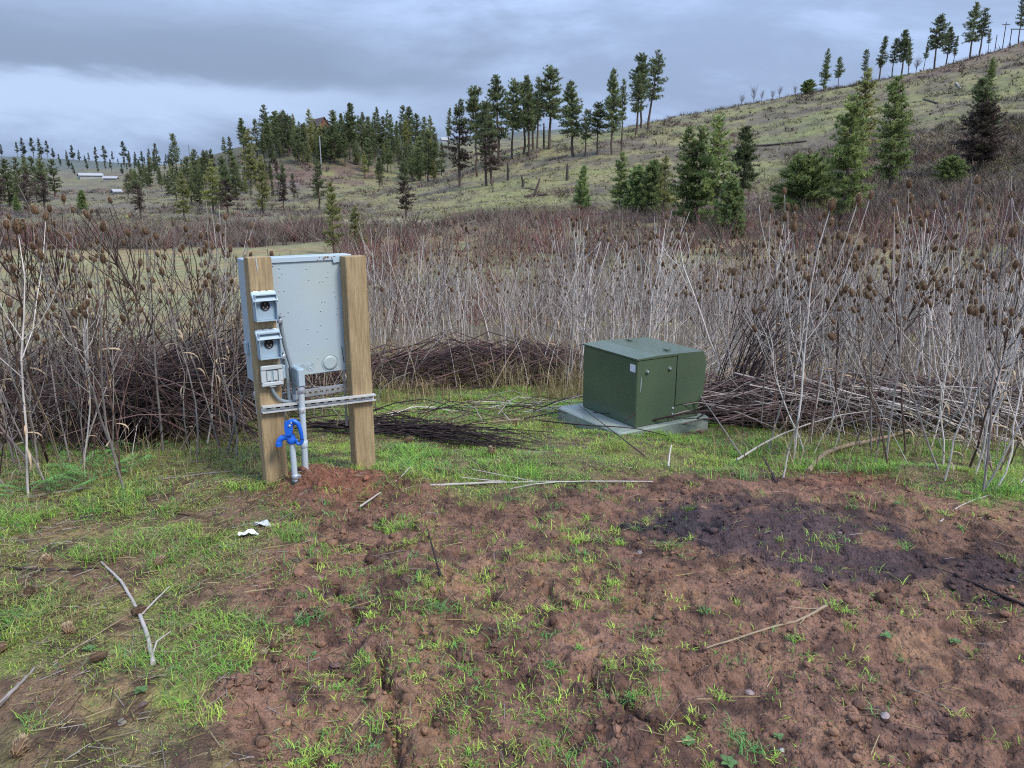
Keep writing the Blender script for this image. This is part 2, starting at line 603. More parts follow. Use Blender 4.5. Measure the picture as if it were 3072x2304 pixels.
def ground_colour(x, y, z):
    px, py = proj(x, y, z)
    r = np.hypot(x, y)
    n = fbm(x * 3.1, y * 3.1, 60, 4)
    n2 = fbm(x * 13, y * 13, 66, 3)
    c = np.zeros(x.shape + (3,)) + np.array(srgb(112, 85, 71))
    c = mixc(c, srgb(126, 98, 76), sstep(n, 0.52, 0.68) * 0.7)
    c = mixc(c, srgb(74, 55, 47), sstep(n2, 0.47, 0.66) * 0.8)
    c = mixc(c, srgb(126, 84, 66), blob(px, py, 1010, 1440, 190, 60) * 0.9)
    c = mixc(c, srgb(112, 74, 62), blob(px, py, 2560, 1430, 130, 28) * 0.9)
    nn = fbm(x * 5, y * 5, 71, 4)
    char = np.maximum.reduce([blob(px, py, 2080, 1560, 240, 85), blob(px, py, 2330, 1590, 400, 85), blob(px, py, 2600, 1690, 330, 80), 0.8 * blob(px, py, 2990, 1730, 260, 130)])
    c = mixc(c, srgb(66, 54, 56), sstep(char + (nn - 0.5) * 1.2 + (n2 - .5) * .5, 0.22, 0.75) * 0.9)
    c = mixc(c, srgb(46, 42, 46), sstep(blob(px, py, 2030, 1575, 150, 45) + (n2 - 0.5) * 1.6, 0.4, 0.7) * 0.8)
    # grown-over ground: thatch and moss between the blades
    g = 1 - bare_soil(x, y)
    thatch = mixc(np.zeros(x.shape + (3,)) + np.array(srgb(100, 90, 66)), srgb(116, 130, 62), sstep(n, 0.42, 0.60) * (0.55 + 0.45 * sstep(py, 1480, 1400)))
    n3 = fbm(x * 7, y * 7, 68, 4)
    thatch = mixc(thatch, srgb(104, 92, 68), sstep(n3, 0.46, 0.6) * 0.75)
    thatch = mixc(thatch, srgb(64, 52, 42), sstep(n2, 0.50, 0.68) * 0.8)
    g = g * (1 - 0.55 * sstep(fbm(x * 4.5, y * 4.5, 140, 3), .50, .40) * sstep(py, 1400, 1500))
    c = c * (1 - g[..., None] * 0.9) + thatch * (g[..., None] * 0.9)
    # under the stalk stand: litter
    lit = sstep(r, 7.6, 10)
    c = mixc(c, srgb(112, 98, 82), lit * 0.8)
    # the lower field and valley floor
    fld = sstep(r, 24, 32)
    nf = fbm(x / 9, y / 3.5, 80, 4)
    fc = mixc(np.zeros(x.shape + (3,)) + np.array(srgb(150, 148, 108)), srgb(160, 142, 106), sstep(nf, 0.45, 0.62))
    c = c * (1 - fld[..., None]) + fc * fld[..., None]
    brush = sstep(py - px * 0.0 + (nf - 0.5) * 60, 700, 672) * 0 + sstep(r, 68, 78) * (1 - sstep(r, 84, 100))
    c = mixc(c, srgb(106, 84, 84), np.clip(brush, 0, 1) * 0.85)
    # hillsides
    hs = sstep(r, 70, 92)
    a1 = fbm(x / 11, y / 6, 90, 5)
    a2 = fbm(x / 3.2, y / 2.0, 95, 3)
    hc = mixc(np.zeros(x.shape + (3,)) + np.array(srgb(134, 128, 92)), srgb(108, 100, 88), sstep(a1, 0.47, 0.61) * 0.85)
    hc = mixc(hc, srgb(84, 78, 70), sstep(a2, 0.52, 0.66) * 0.6)
    hc = mixc(hc, srgb(130, 138, 84), sstep(fbm(x / 17, y / 9, 99, 3), 0.56, 0.68) * 0.45)
    leftside = sstep(px, 1050, 760)
    hc = mixc(hc, srgb(112, 106, 94), leftside * (0.35 + 0.5 * sstep(a1, 0.4, 0.6)))
    hc = mixc(hc, srgb(116, 92, 92), sstep(blob(px, py, 2250, 620, 170, 60) + (a1 - .5), 0.35, 0.6) * 0.7)
    hc = mixc(hc, srgb(110, 99, 86), sstep(px, 2250, 2600) * sstep(py, 380 - 0.10 * (px - 2600), 470) * 0.75)
    hc = mixc(hc, srgb(118, 98, 90), sstep(px, 2500, 2900) * sstep(0.27 * (3072 - px) + 170, py - 8, py + 26) * 0.7)
    # cut bank under the wooded knoll
    bank = sstep(r, 205, 214) * (1 - sstep(r, 232, 242)) * sstep(px, 720, 800) * (1 - sstep(px, 1080, 1180))
    hc = mixc(hc, srgb(112, 94, 84), bank * sstep(a2, .3, .55))
    wood = sstep(r, 225, 245) * (1 - sstep(r, 330, 420)) * sstep(px, 560, 660) * (1 - sstep(px, 1330, 1420))
    hc = mixc(hc, srgb(84, 84, 68), wood * 0.85)
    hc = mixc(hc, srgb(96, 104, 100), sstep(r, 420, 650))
    # farm track
    trk = np.exp(-((py - (662 + 4 * np.sin(px / 160))) / 6.0) ** 2) * sstep(px, 980, 1040) * (1 - sstep(px, 1700, 1800)) * (r > 55) * (r < 110)
    hc = mixc(hc, srgb(190, 180, 150), trk)
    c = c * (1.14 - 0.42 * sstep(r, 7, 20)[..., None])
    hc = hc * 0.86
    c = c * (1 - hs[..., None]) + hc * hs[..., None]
    return c


def build_ground():
    d = math.radians(43)
    az = np.concatenate([np.linspace(-math.pi, -d, 40)[:-1], np.linspace(-d, d, 540), np.linspace(d, math.pi, 40)[1:]])
    rr = [0.35, 0.7, 1.0, 1.25]
    r = 1.45
    while r < 6.6:
        rr.append(r)
        r += 0.0125
    while r < 3000:
        rr.append(r)
        r *= 1.011 if r < 28 else (1.022 if r < 420 else 1.06)
    rr = np.array(rr)
    A, R = np.meshgrid(az, rr)
    X, Y = R * np.sin(A), R * np.cos(A)
    Z = H(X, Y)
    nr, na = X.shape
    V = np.stack([X, Y, Z], -1).reshape(-1, 3)
    i = np.arange(nr - 1)[:, None] * na
    k = np.arange(na - 1)[None]
    F = np.stack([i + k, i + k + 1, i + na + k + 1, i + na + k], -1).reshape(-1, 4)[:, ::-1]
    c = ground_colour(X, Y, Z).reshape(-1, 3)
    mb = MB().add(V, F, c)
    mb.add(np.vstack([V[:na - 1], [[0, 0, 0]]]), [[q, na - 1, (q + 1) % (na - 1)] for q in range(na - 1)], srgb(112, 82, 70))
    m = material('soil_and_turf', attr=True, rough=0.92, var=0.42, vscale=34, bump=0.65, bscale=90, spec=0.22)
    m.node_tree.nodes['Bump'].inputs['Distance'].default_value = 0.022
    # a second, far coarser mottling for the hills
    nt = m.node_tree
    b = nt.nodes['Principled BSDF']
    src = b.inputs['Base Color'].links[0].from_socket
    n = nt.nodes.new('ShaderNodeTexNoise')
    n.inputs['Scale'].default_value = 1.1
    n.inputs['Detail'].default_value = 5
    n.inputs['Roughness'].default_value = 0.8
    tc = nt.nodes.new('ShaderNodeTexCoord')
    nt.links.new(tc.outputs['Object'], n.inputs['Vector'])
    rg = nt.nodes.new('ShaderNodeMapRange')
    rg.inputs[1].default_value, rg.inputs[2].default_value = 0.3, 0.7
    rg.inputs[3].default_value, rg.inputs[4].default_value = 0.55, 1.38
    nt.links.new(n.outputs['Fac'], rg.inputs[0])
    mu = nt.nodes.new('ShaderNodeVectorMath')
    mu.operation = 'SCALE'
    nt.links.new(src, mu.inputs[0])
    nt.links.new(rg.outputs[0], mu.inputs['Scale'])
    nt.links.new(mu.outputs[0], b.inputs['Base Color'])
    vo = nt.nodes.new('ShaderNodeTexVoronoi')
    vo.inputs['Scale'].default_value = 70
    vo.inputs['Randomness'].default_value = 1.0
    nt.links.new(tc.outputs['Object'], vo.inputs['Vector'])
    b2 = nt.nodes.new('ShaderNodeBump')
    b2.inputs['Strength'].default_value = 0.55
    b2.inputs['Distance'].default_value = 0.012
    b2.invert = True
    nt.links.new(vo.outputs['Distance'], b2.inputs['Height'])
    nt.links.new(nt.nodes['Bump'].outputs[0], b2.inputs['Normal'])
    nt.links.new(b2.outputs[0], b.inputs['Normal'])
    o = mb.build('ground', m, smooth=True)
    tag(o, 'red-brown soil, turf, valley field and grassy hills', 'ground', kind='structure')


build_ground()

# ------------------------------------------------------------------ pines
def pine_mesh(seed, bare=0.3, width=0.16, levels=34, per=5, clump=9, prof=0.8, green=(0.05, 0.085, 0.045), dead=0.0, lean=0.0, needle=0.033, round_=False, hi=(0.13, 0.165, 0.10)):
    """unit-height pine: returns (trunk MB, crown MB); dead = share of the crown, from below, that is brown"""
    g = np.random.default_rng(seed)
    tr, cr = MB(), MB()
    zs = np.linspace(0, 1, 9)
    bend = np.cumsum(g.normal(0, 0.006, (9, 2)), 0) * (zs[:, None] > 0)
    path = np.c_[bend[:, 0] + lean * zs ** 1.3, bend[:, 1], zs]
    tr.tube(path, 0.015 * (1 - zs) ** 0.8 + 0.0016, 7)

    def axis(t):
        return np.stack([np.interp(t, zs, path[:, k]) for k in range(3)], -1)
    B0, B1, Lh = [], [], []
    for t in np.linspace(bare, 0.985, levels) + g.normal(0, 0.008, levels):
        q = float(np.clip((t - bare) / (1 - bare), 0, 0.995))
        if round_:
            pr = math.sqrt(max(0.02, 1 - (2 * q - 0.85) ** 2)) if q < 0.9 else 0.35
        else:
            pr = (1 - q) ** prof * min(1.0, 0.45 + q * 2.6)
        for _ in range(max(2, int(g.poisson(per)))):
            if g.random() < 0.12:
                continue
            a = g.uniform(0, 2 * math.pi)
            ln = width * (pr * g.uniform(0.4, 1.3) + 0.07)
            up = -0.12 + 0.85 * q + g.normal(0, 0.2)
            p0 = axis(np.clip(t, 0, 1))
            d = np.array([math.cos(a), math.sin(a), up])
            B0.append(p0)
            B1.append(p0 + d / np.linalg.norm(d) * ln)
            Lh.append(ln)
    B0, B1, Lh = np.array(B0), np.array(B1), np.array(Lh)
    # branch wood: slim three-sided sticks
    for p, q_, ln in zip(B0, B1, Lh):
        mid = (p + q_) / 2 + np.array([0, 0, -0.06 * ln])
        cr.tube([p, mid, q_], [0.0028, 0.002, 0.0008], 3, (0.1, 0.08, 0.07), 1, cap=False)
    # a few dead stubs below the crown
    for _ in range(14):
        t = g.uniform(0.10, max(0.12, bare + 0.05))
        a = g.uniform(0, 6.28)
        p = axis(t)
        cr.tube([p, p + np.array([math.cos(a), math.sin(a), g.uniform(-0.3, 0.2)]) * g.uniform(0.02, 0.08)], [0.002, 0.0006], 3, (0.08, 0.07, 0.062), 1, cap=False)
    # needle clumps along the outer part of every branch
    cs, ds, brown = [], [], []
    for p, q_, ln in zip(B0, B1, Lh):
        k = max(2, int(round(ln / 0.018)))
        for s_ in np.linspace(0.28, 1.0, k):
            c = p + (q_ - p) * s_ + g.normal(0, 0.007, 3) + np.array([0, 0, -0.06 * ln * 4 * s_ * (1 - s_)])
            cs.append(c)
            d = (q_ - p) / max(ln, 1e-6)
            ds.append(d)
            brown.append(g.random() < sstep(dead - (c[2] - bare) / (1 - bare), -0.12, 0.12) * 0.95 if dead > 0 else g.random() < 0.035)
    cs, ds, brown = np.array(cs), np.array(ds), np.array(brown)
    n = len(cs)
    clump = int(clump * 1.6)
    C = np.repeat(cs, clump, 0)
    D = np.repeat(ds, clump, 0) * 0.7 + g.normal(0, 0.75, (n * clump, 3)) + np.array([0, 0, 0.35])
    D /= np.linalg.norm(D, axis=1, keepdims=True)
    ln = needle * g.uniform(0.6, 1.15, (n * clump, 1))
    W = np.cross(D, g.normal(0, 1, (n * clump, 3)))
    W /= np.linalg.norm(W, axis=1, keepdims=True)
    wd = ln * g.uniform(0.13, 0.24, (n * clump, 1))
    V = np.stack([C + W * wd * 0.6, C + D * ln, C - W * wd * 0.6], 1)
    tint = np.repeat(g.uniform(0, 1, n) ** 1.4, clump)[:, None]
    col = np.array(green) * (1 - tint) + np.array(hi) * tint
    bcol = np.array([0.105, 0.082, 0.070]) * g.uniform(0.6, 1.3, (n * clump, 1))
    bm_ = np.repeat(brown, clump)[:, None]
    col = np.where(bm_, bcol * 1.3, col * np.array([2.1, 2.0, 1.6])) * g.uniform(0.8, 1.2, (n * clump, 1))
    cr.add(V.reshape(-1, 3), np.arange(n * clump * 3).reshape(-1, 3), np.repeat(col, 3, 0))
    return tr.mesh('pine_trunk', M['bark'], True), cr.mesh('pine_crown', [M['needles'], M['bark']], False)


def deciduous_mesh(seed):
    g = np.random.default_rng(seed)
    tr, cr = MB(), MB()
    tr.tube([(0, 0, 0), (0.01, 0, 0.3), (0, 0.01, 0.55)], [0.018, 0.013, 0.009], 6)
    for _ in range(46):
        z0 = g.uniform(0.22, 0.6)
        a = g.uniform(0, 6.28)
        ln = g.uniform(0.2, 0.45)
        p = np.array([0, 0, z0])
        d = np.array([math.cos(a) * 0.55, math.sin(a) * 0.55, 0.8])
        q_ = p + d * ln
        cr.tube([p, (p + q_) / 2 + g.normal(0, 0.02, 3), q_], [0.005, 0.003, 0.001], 3, (0.17, 0.15, 0.14), cap=False)
        for _ in range(5):
            s_ = g.uniform(0.4, 1)
            e = p + d * ln * s_
            cr.tube([e, e + g.normal(0, 0.05, 3) + (0, 0, 0.05)], [0.002, 0.0008], 3, (0.18, 0.155, 0.15), cap=False)
    return tr.mesh('bare_trunk', M['bark'], True), cr.mesh('bare_crown', [M['scrub'], M['bark']], False)


G1, G2, G3 = (0.062, 0.078, 0.048), (0.082, 0.115, 0.056), (0.11, 0.128, 0.055)
KINDS = {
    'tall': [pine_mesh(1, 0.36, 0.17, 34, 6, 10, 0.7, G1), pine_mesh(2, 0.30, 0.15, 38, 6, 10, 0.65, G1), pine_mesh(3, 0.42, 0.19, 30, 6, 10, 0.55, G1), pine_mesh(31, 0.26, 0.16, 36, 5.5, 10, 0.5, G1), pine_mesh(32, 0.48, 0.18, 26, 6, 10, 0.45, G1), pine_mesh(33, 0.34, 0.2, 30, 5.5, 10, 0.75, G1)],
    'slim': [pine_mesh(4, 0.34, 0.10, 32, 4.5, 9, 0.5, G1), pine_mesh(5, 0.46, 0.115, 26, 4.5, 9, 0.5, G1), pine_mesh(34, 0.4, 0.13, 28, 4.2, 9, 0.35, G1)],
    'lean': [pine_mesh(6, 0.42, 0.17, 28, 4.2, 9, 0.6, G1, lean=0.10)],
    'dense': [pine_mesh(7, 0.14, 0.17, 40, 5.5, 11, 0.55, G2, hi=(0.165, 0.205, 0.095)), pine_mesh(8, 0.18, 0.155, 38, 5.5, 11, 0.5, G2, hi=(0.165, 0.205, 0.095))],
    'young': [pine_mesh(9, 0.06, 0.27, 32, 9, 10, 0.6, G2, hi=(0.185, 0.24, 0.125), needle=0.05), pine_mesh(10, 0.08, 0.22, 36, 9, 10, 0.65, G2, hi=(0.185, 0.24, 0.125), needle=0.045)],
    'olive': [pine_mesh(11, 0.2, 0.2, 34, 6, 9, 0.7, G3, hi=(0.21, 0.225, 0.11)), pine_mesh(12, 0.16, 0.18, 34, 5, 9, 0.7, G3, hi=(0.21, 0.22, 0.115))],
    'brown': [pine_mesh(13, 0.26, 0.17, 34, 5.5, 8, 0.7, G1, dead=0.62), pine_mesh(14, 0.2, 0.15, 32, 4.5, 8, 0.7, G1, dead=0.75)],
    'browntop': [pine_mesh(15, 0.16, 0.24, 46, 8, 9, 0.8, G1, dead=0.72)],
    'bush': [pine_mesh(16, 0.04, 0.42, 24, 10, 10, 0.5, G2, hi=(0.18, 0.225, 0.105), needle=0.075, round_=True)],
    'grove': [pine_mesh(17, 0.18, 0.19, 30, 5, 9, 0.6, (0.052, 0.070, 0.045), hi=(0.125, 0.148, 0.085)), pine_mesh(18, 0.28, 0.17, 28, 4.5, 9, 0.5, (0.052, 0.070, 0.045), hi=(0.125, 0.148, 0.085)),
              pine_mesh(19, 0.14, 0.23, 30, 5.5, 9, 0.7, (0.052, 0.070, 0.045), hi=(0.135, 0.160, 0.085))],
    'far': [pine_mesh(20, 0.2, 0.17, 22, 5, 7, 0.8, (0.034, 0.052, 0.045), needle=0.05, hi=(0.07, 0.09, 0.075)), pine_mesh(21, 0.3, 0.15, 20, 5, 7, 0.7, (0.034, 0.052, 0.045), needle=0.05, hi=(0.07, 0.09, 0.075))],
    'bare': [deciduous_mesh(22), deciduous_mesh(23)],
}
TREE_N = 0


def tree(px, base, top, kind, label, group=None, name='pine_tree', cat='pine tree', dist=None):
    global TREE_N
    if dist:
        u = ray(px, base)[:2]
        u = u / np.hypot(*u) * dist
        P = np.array([u[0], u[1], float(H(u[0], u[1]))])
    else:
        P = hit(px, base)
    rho = math.hypot(P[0], P[1])
    ht = EYE + rho * float(tanel(px, top)) - P[2]
    ht = max(ht, 1.2) + 0.25
    g = random.Random(TREE_N * 7 + 3)
    tm, cm = KINDS[kind][g.randrange(len(KINDS[kind]))]
    t = thing(name, label, cat, (P[0], P[1], P[2] - 0.25), 0.0 if kind == 'lean' else g.uniform(0, 6.28), group)
    wx = g.uniform(0.82, 1.25)
    t.scale = (ht * wx, ht * wx * g.uniform(.85, 1.1), ht)
    if kind != 'lean':
        t.rotation_euler = (g.gauss(0, .025), g.gauss(0, .025), t.rotation_euler[2])
    obj('trunk', tm, t)
    obj('crown', cm, t)
    TREE_N += 1
    return t


ORD = ['first', 'second', 'third', 'fourth', 'fifth', 'sixth', 'seventh', 'eighth', 'ninth', 'tenth', 'eleventh', 'twelfth', 'thirteenth', 'fourteenth', 'fifteenth',
       'sixteenth', 'seventeenth', 'eighteenth', 'nineteenth', 'twentieth', 'twenty-first', 'twenty-second', 'twenty-third', 'twenty-fourth', 'twenty-fifth', 'twenty-sixth']


def row(specs, pattern, group, **kw):
    for i, s in enumerate(sorted(specs)):
        tree(s[0], s[1], s[2], s[3], pattern % ORD[i], group, **kw)


# the pines that stand on the crest of the grassy hill, west to east
row([(1346, 445, 327, 'slim'), (1380, 562, 302, 'brown'), (1432, 530, 264, 'tall'), (1460, 558, 304, 'slim'), (1477, 558, 345, 'brown'), (1498, 494, 231, 'tall'),
     (1536, 476, 242, 'tall'), (1570, 462, 253, 'tall'), (1586, 466, 231, 'slim'), (1600, 449, 257, 'slim'), (1612, 446, 235, 'slim'), (1649, 446, 204, 'tall'),
     (1720, 470, 248, 'tall'), (1754, 470, 329, 'slim'), (1790, 466, 311, 'tall'), (1836, 463, 211, 'tall'), (1864, 452, 242, 'slim'), (1908, 404, 220, 'slim'), (1922, 385, 166, 'tall')],
    '%s pine from the west in the row on the hill crest', 'pines on the hill crest')
tree(1945, 390, 154, 'lean', 'tall pine leaning east at the end of the hill-crest row', 'pines on the hill crest')
# skyline of the high slope
row([(2470, 275, 150, 'dense'), (2512, 268, 173, 'tall'), (2593, 250, 150, 'slim'), (2637, 238, 111, 'slim'), (2676, 232, 116, 'slim'), (2704, 226, 92, 'tall'), (2724, 226, 125, 'slim'),
     (2771, 208, 125, 'slim'), (2806, 185, 49, 'tall'), (2838, 190, 83, 'tall'), (2862, 176, 111, 'slim'), (2912, 152, 12, 'tall'), (2938, 171, 28, 'slim'), (2967, 134, 88, 'slim'), (3062, 88, -8, 'slim')],
    '%s pine along the high bare skyline, counted up the slope', 'pines on the high skyline')
tree(2424, 282, 243, 'bush', 'small round pine low on the high skyline, beside bare saplings')
for i, (x, b, t_) in enumerate([(2225, 305, 275), (2262, 300, 248), (2285, 298, 262), (2318, 294, 265), (2338, 292, 250), (2385, 286, 252), (2404, 284, 262), (2748, 214, 160)]):
    tree(x, b, t_, 'bare', '%s leafless sapling along the high skyline, counted up the slope' % ORD[i], 'leafless saplings on the skyline', 'bare_sapling', 'sapling')
# young pines on the near slope
tree(1745, 640, 499, 'young', 'short full young pine standing apart on the grassy slope')
tree(1856, 640, 459, 'dense', 'dark full young pine, tallest of the cluster above the transformer')
tree(1905, 642, 500, 'young', 'short pale young pine tucked against the dark one above the transformer')
tree(1948, 645, 485, 'young', 'pale bushy young pine between the dark one and the tall group')
tree(2060, 690, 388, 'dense', 'dark green pine at the west side of the tall mid-slope group')
tree(2088, 690, 383, 'dense', 'dark green pine second in the tall mid-slope group')
tree(2144, 695, 351, 'dense', 'tallest pale green pine of the mid-slope group')
tree(2188, 712, 540, 'young', 'small pine in front of the tall mid-slope group')
tree(2222, 650, 383, 'tall', 'slender pine at the east end of the mid-slope group')
tree(1985, 660, 470, 'olive', 'thin yellowish pine west of the tall mid-slope group')
tree(2415, 650, 480, 'bush', 'round bushy pine beside the big dark pine on the slope')
tree(2508, 695, 296, 'dense', 'big dark pine with long bare trunk rising over the teasels')
tree(2566, 505, 212, 'olive', 'thin pale pine directly behind the big dark pine')
tree(2669, 584, 236, 'dense', 'big cone-shaped green pine alone on the high slope')
tree(2938, 515, 240, 'browntop', 'large pine with grey-brown dead branches on the high slope')
tree(2970, 270, 173, 'dense', 'short green pine above the grey-brown dead one')
tree(2848, 552, 476, 'bush', 'small round green pine low between the two big slope pines')
tree(3100, 300, 195, 'dense', 'dark pine cut by the picture edge high on the slope')
# wooded knoll
row([(612, 486, 450, 'grove'), (676, 478, 412, 'grove'), (690, 478, 410, 'grove'), (735, 470, 356, 'tall'), (772, 470, 358, 'grove'), (807, 470, 370, 'tall'), (828, 450, 383, 'grove'),
     (855, 475, 340, 'grove'), (868, 470, 343, 'grove'), (886, 430, 361, 'slim'), (898, 420, 365, 'grove'), (913, 415, 372, 'grove'), (1030, 430, 341, 'tall'), (1050, 480, 311, 'tall'),
     (1064, 430, 352, 'grove'), (1078, 425, 348, 'slim'), (1092, 425, 338, 'tall'), (1104, 425, 350, 'slim'), (1121, 430, 370, 'grove'), (1138, 425, 323, 'slim'), (1160, 425, 331, 'slim'),
     (1175, 427, 343, 'slim'), (1191, 430, 363, 'slim'), (1208, 432, 368, 'slim'), (1231, 440, 322, 'tall'), (1255, 450, 378, 'grove')],
    '%s pine from the west breaking the skyline of the wooded knoll', 'pines on the knoll skyline')
tree(1003, 490, 334, 'grove', 'large dark pine beside the brown house on the knoll')
tree(945, 420, 362, 'grove', 'dark pine just west of the brown house on the knoll')
tree(1020, 470, 372, 'grove', 'dark pine just east of the brown house on the knoll')
gg = np.random.default_rng(5)
for i in range(105):
    x = 790 + 525 * (i + gg.uniform(0, 0.9)) / 105
    b = gg.uniform(430, 545) if x > 1090 else gg.uniform(428, 500)
    tree(x, b, b - gg.uniform(45, 115), gg.choice(['grove', 'grove', 'tall', 'olive']), 'dark green pine in the thick grove on the flank of the wooded knoll', 'pines of the knoll grove')
for i, (x, b, t_) in enumerate([(1284, 545, 394), (1262, 540, 410), (1305, 540, 425), (1325, 530, 430), (1240, 540, 420), (1215, 545, 440)]):
    tree(x, b, t_, 'grove', '%s dark pine from the west where knoll meets the grassy hill' % ORD[i], 'pines in the dip beside the grassy hill')
# slopes left of the knoll
for i in range(58):
    x = 380 + 470 * (i + gg.uniform(0, .9)) / 58
    b = gg.uniform(505, 600)
    tree(x, b, b - gg.uniform(28, 80), gg.choice(['grove', 'grove', 'olive', 'brown', 'tall']), 'pine in the loose wood spread over the slope west of the knoll', 'pines of the slope west of the knoll')
tree(756, 560, 389, 'olive', 'bright green broad pine below the west end of the knoll')
tree(790, 640, 470, 'olive', 'olive pine with open crown above the metal panel')
tree(712, 600, 470, 'grove', 'dark pine beside the bright green one below the knoll')
tree(853, 632, 493, 'brown', 'grey-brown pine standing before the cut bank')
tree(958, 632, 483, 'grove', 'dark slim pine standing before the cut bank')
tree(884, 600, 520, 'brown', 'small grey-brown pine at the foot of the cut bank')
tree(1003, 765, 552, 'olive', 'yellow-green pine in the brush just above the right post')
tree(1076, 768, 620, 'olive', 'short yellowish pine beside the yellow-green one in the brush')
tree(1216, 663, 490, 'brown', 'grey sparse pine at the west foot of the grassy hill')
tree(1140, 560, 470, 'grove', 'dark pine standing below the knoll grove at the hill foot')
tree(533, 535, 402, 'slim', 'tall narrow pine standing above the left-hand wood')
tree(554, 662, 520, 'olive', 'green pine with forked bare trunk in the left-hand wood')
for i, (x, b, t_, k) in enumerate([(530, 600, 500, 'grove'), (575, 610, 470, 'grove'), (600, 620, 500, 'grove'), (640, 640, 480, 'olive'), (664, 620, 470, 'grove'), (620, 570, 455, 'grove'), (688, 650, 500, 'brown'), (590, 560, 450, 'grove')]):
    tree(x, b, t_, k, '%s pine counted eastward through the left-hand wood below the knoll' % ORD[i], 'pines of the left-hand wood')
tree(428, 658, 510, 'brown', 'thin half-bare pine alone in front of the far houses')
tree(248, 637, 572, 'young', 'small bluish pine alone on the grey slope')
tree(56, 640, 586, 'young', 'small bluish pine low at the picture edge')
for i, (x, b, t_, k) in enumerate([(8, 640, 470, 'brown'), (30, 620, 480, 'grove'), (62, 600, 475, 'grove'), (92, 655, 478, 'brown'), (112, 600, 470, 'grove'), (140, 640, 480, 'brown'), (165, 590, 478, 'grove'), (85, 560, 465, 'grove'), (-20, 620, 455, 'grove'), (132, 560, 462, 'grove')]):
    tree(x, b, t_, k, '%s pine of the dark clump below the far ridge at the picture edge' % ORD[i], 'pines of the dark clump')
row([(5, 463, 432, 'far'), (51, 463, 427, 'far'), (72, 467, 412, 'far'), (102, 470, 414, 'far'), (124, 470, 414, 'far'), (143, 472, 422, 'far'), (160, 474, 443, 'far'), (202, 481, 450, 'far'), (220, 481, 434, 'far'),
     (239, 485, 449, 'far'), (256, 487, 465, 'far'), (267, 488, 458, 'far'), (292, 492, 441, 'far'), (315, 488, 438, 'far'), (340, 488, 454, 'far'), (374, 490, 425, 'far'), (388, 490, 452, 'far'),
     (407, 490, 455, 'far'), (427, 490, 452, 'far'), (448, 490, 445, 'far'), (479, 492, 467, 'far'), (500, 495, 462, 'far'), (516, 495, 470, 'far')],
    '%s pine from the west on the farthest ridge', 'pines on the farthest ridge')
for i in range(26):
    x = gg.uniform(170, 530)
    b = gg.uniform(497, 527)
    tree(x, b, b - gg.uniform(22, 40), 'far', 'small dark pine on the far slope around the distant houses', 'pines around the distant houses')


# ------------------------------------------------------------------ snags, poles, distant buildings
def snag(px, base, top, label):
    P = hit(px, base)
    rho = math.hypot(P[0], P[1])
    ht = EYE + rho * float(tanel(px, top)) - P[2]
    g = np.random.default_rng(int(px))
    mb = MB()
    mb.tube([(0, 0, -0.2), (g.normal(0, .06), 0, ht * 0.5), (g.normal(0, .1), 0, ht)], [0.26, 0.22, 0.12], 7, (0.06, 0.05, 0.045))
    for _ in range(4):
        z = g.uniform(0.4, 0.95) * ht
        a = g.uniform(0, 6.28)
        mb.tube([(0, 0, z), (math.cos(a) * .6, math.sin(a) * .6, z + g.uniform(-.2, .4))], [0.06, 0.02], 4, (0.06, 0.05, 0.045))
    o = mb.build('dead_snag', M['stalkpile'], smooth=True)
    o.location = P
    tag(o, label, 'dead tree', 'dead snags on the slopes')


snag(1524, 541, 488, 'burnt dead trunk under the hill-crest pines')
snag(1701, 541, 492, 'burnt dead trunk alone on the open grassy slope')
snag(1568, 562, 528, 'short burnt stub under the hill-crest pines')
snag(1632, 448, 369, 'tall bare burnt trunk beside the highest hill-crest pine')
snag(294, 646, 626, 'short burnt stub on the grey slope behind the teasels')
snag(276, 666, 642, 'burnt stub beside another on the grey slope')

P = hit(1600, 590)
mb = MB()
for a, b, r0 in [((0, 0, -.1), (0.9, 0.3, 2.4), .2), ((.2, 0, .9), (-1.6, .2, 1.1), .11), ((-1.2, 0, 0), (1.6, .5, .35), .2), ((.3, .2, 0), (1.9, -.3, .3), .15), ((0, .2, 0), (-.6, -.4, -.1), .25)]:
    a, b = np.array(a), np.array(b)
    mb.tube([a, (a + b) / 2 + [0.05, 0, .1], b], [r0, r0 * .8, r0 * .45], 7, (0.085, 0.062, 0.055))
o = mb.build('fallen_snag', M['stalkpile'], smooth=True)
o.location = P
tag(o, 'broken uprooted snag with splintered stem on the grassy slope', 'dead tree')

for px0, py0, px1, py1, lab in [(2790, 345, 2900, 308, 'long fallen log lying across the high slope'), (2868, 250, 2882, 268, 'pale short log on the high slope'), (2770, 300, 2812, 312, 'dark short log on the high slope'),
                                (2270, 440, 2420, 425, 'dark long log lying on the middle of the grassy slope')]:
    A, B = hit(px0, py0), hit(px1, py1)
    A[2] += .12
    B[2] += .12
    mid = (A + B) / 2
    mid[2] = float(H(mid[0], mid[1])) + 0.1
    o = MB().tube([A - mid, (A - mid) * .4, (B - mid) * .4, B - mid], [.2, .19, .16, .1], 7, (0.34, 0.32, 0.3) if 'pale' in lab else (0.07, 0.06, 0.055)).build('fallen_log', M['stalkpile'], smooth=True)
    o.location = mid
    tag(o, lab, 'log', 'logs on the high slope')

M['polewood'] = material('weathered_pole', (0.09, 0.075, 0.065), 0.9, var=0.3, vscale=4)
M['galv'] = material('galvanised_steel', (0.50, 0.51, 0.52), 0.42, metal=0.75, var=0.18, vscale=18, bump=0.1, bscale=40)


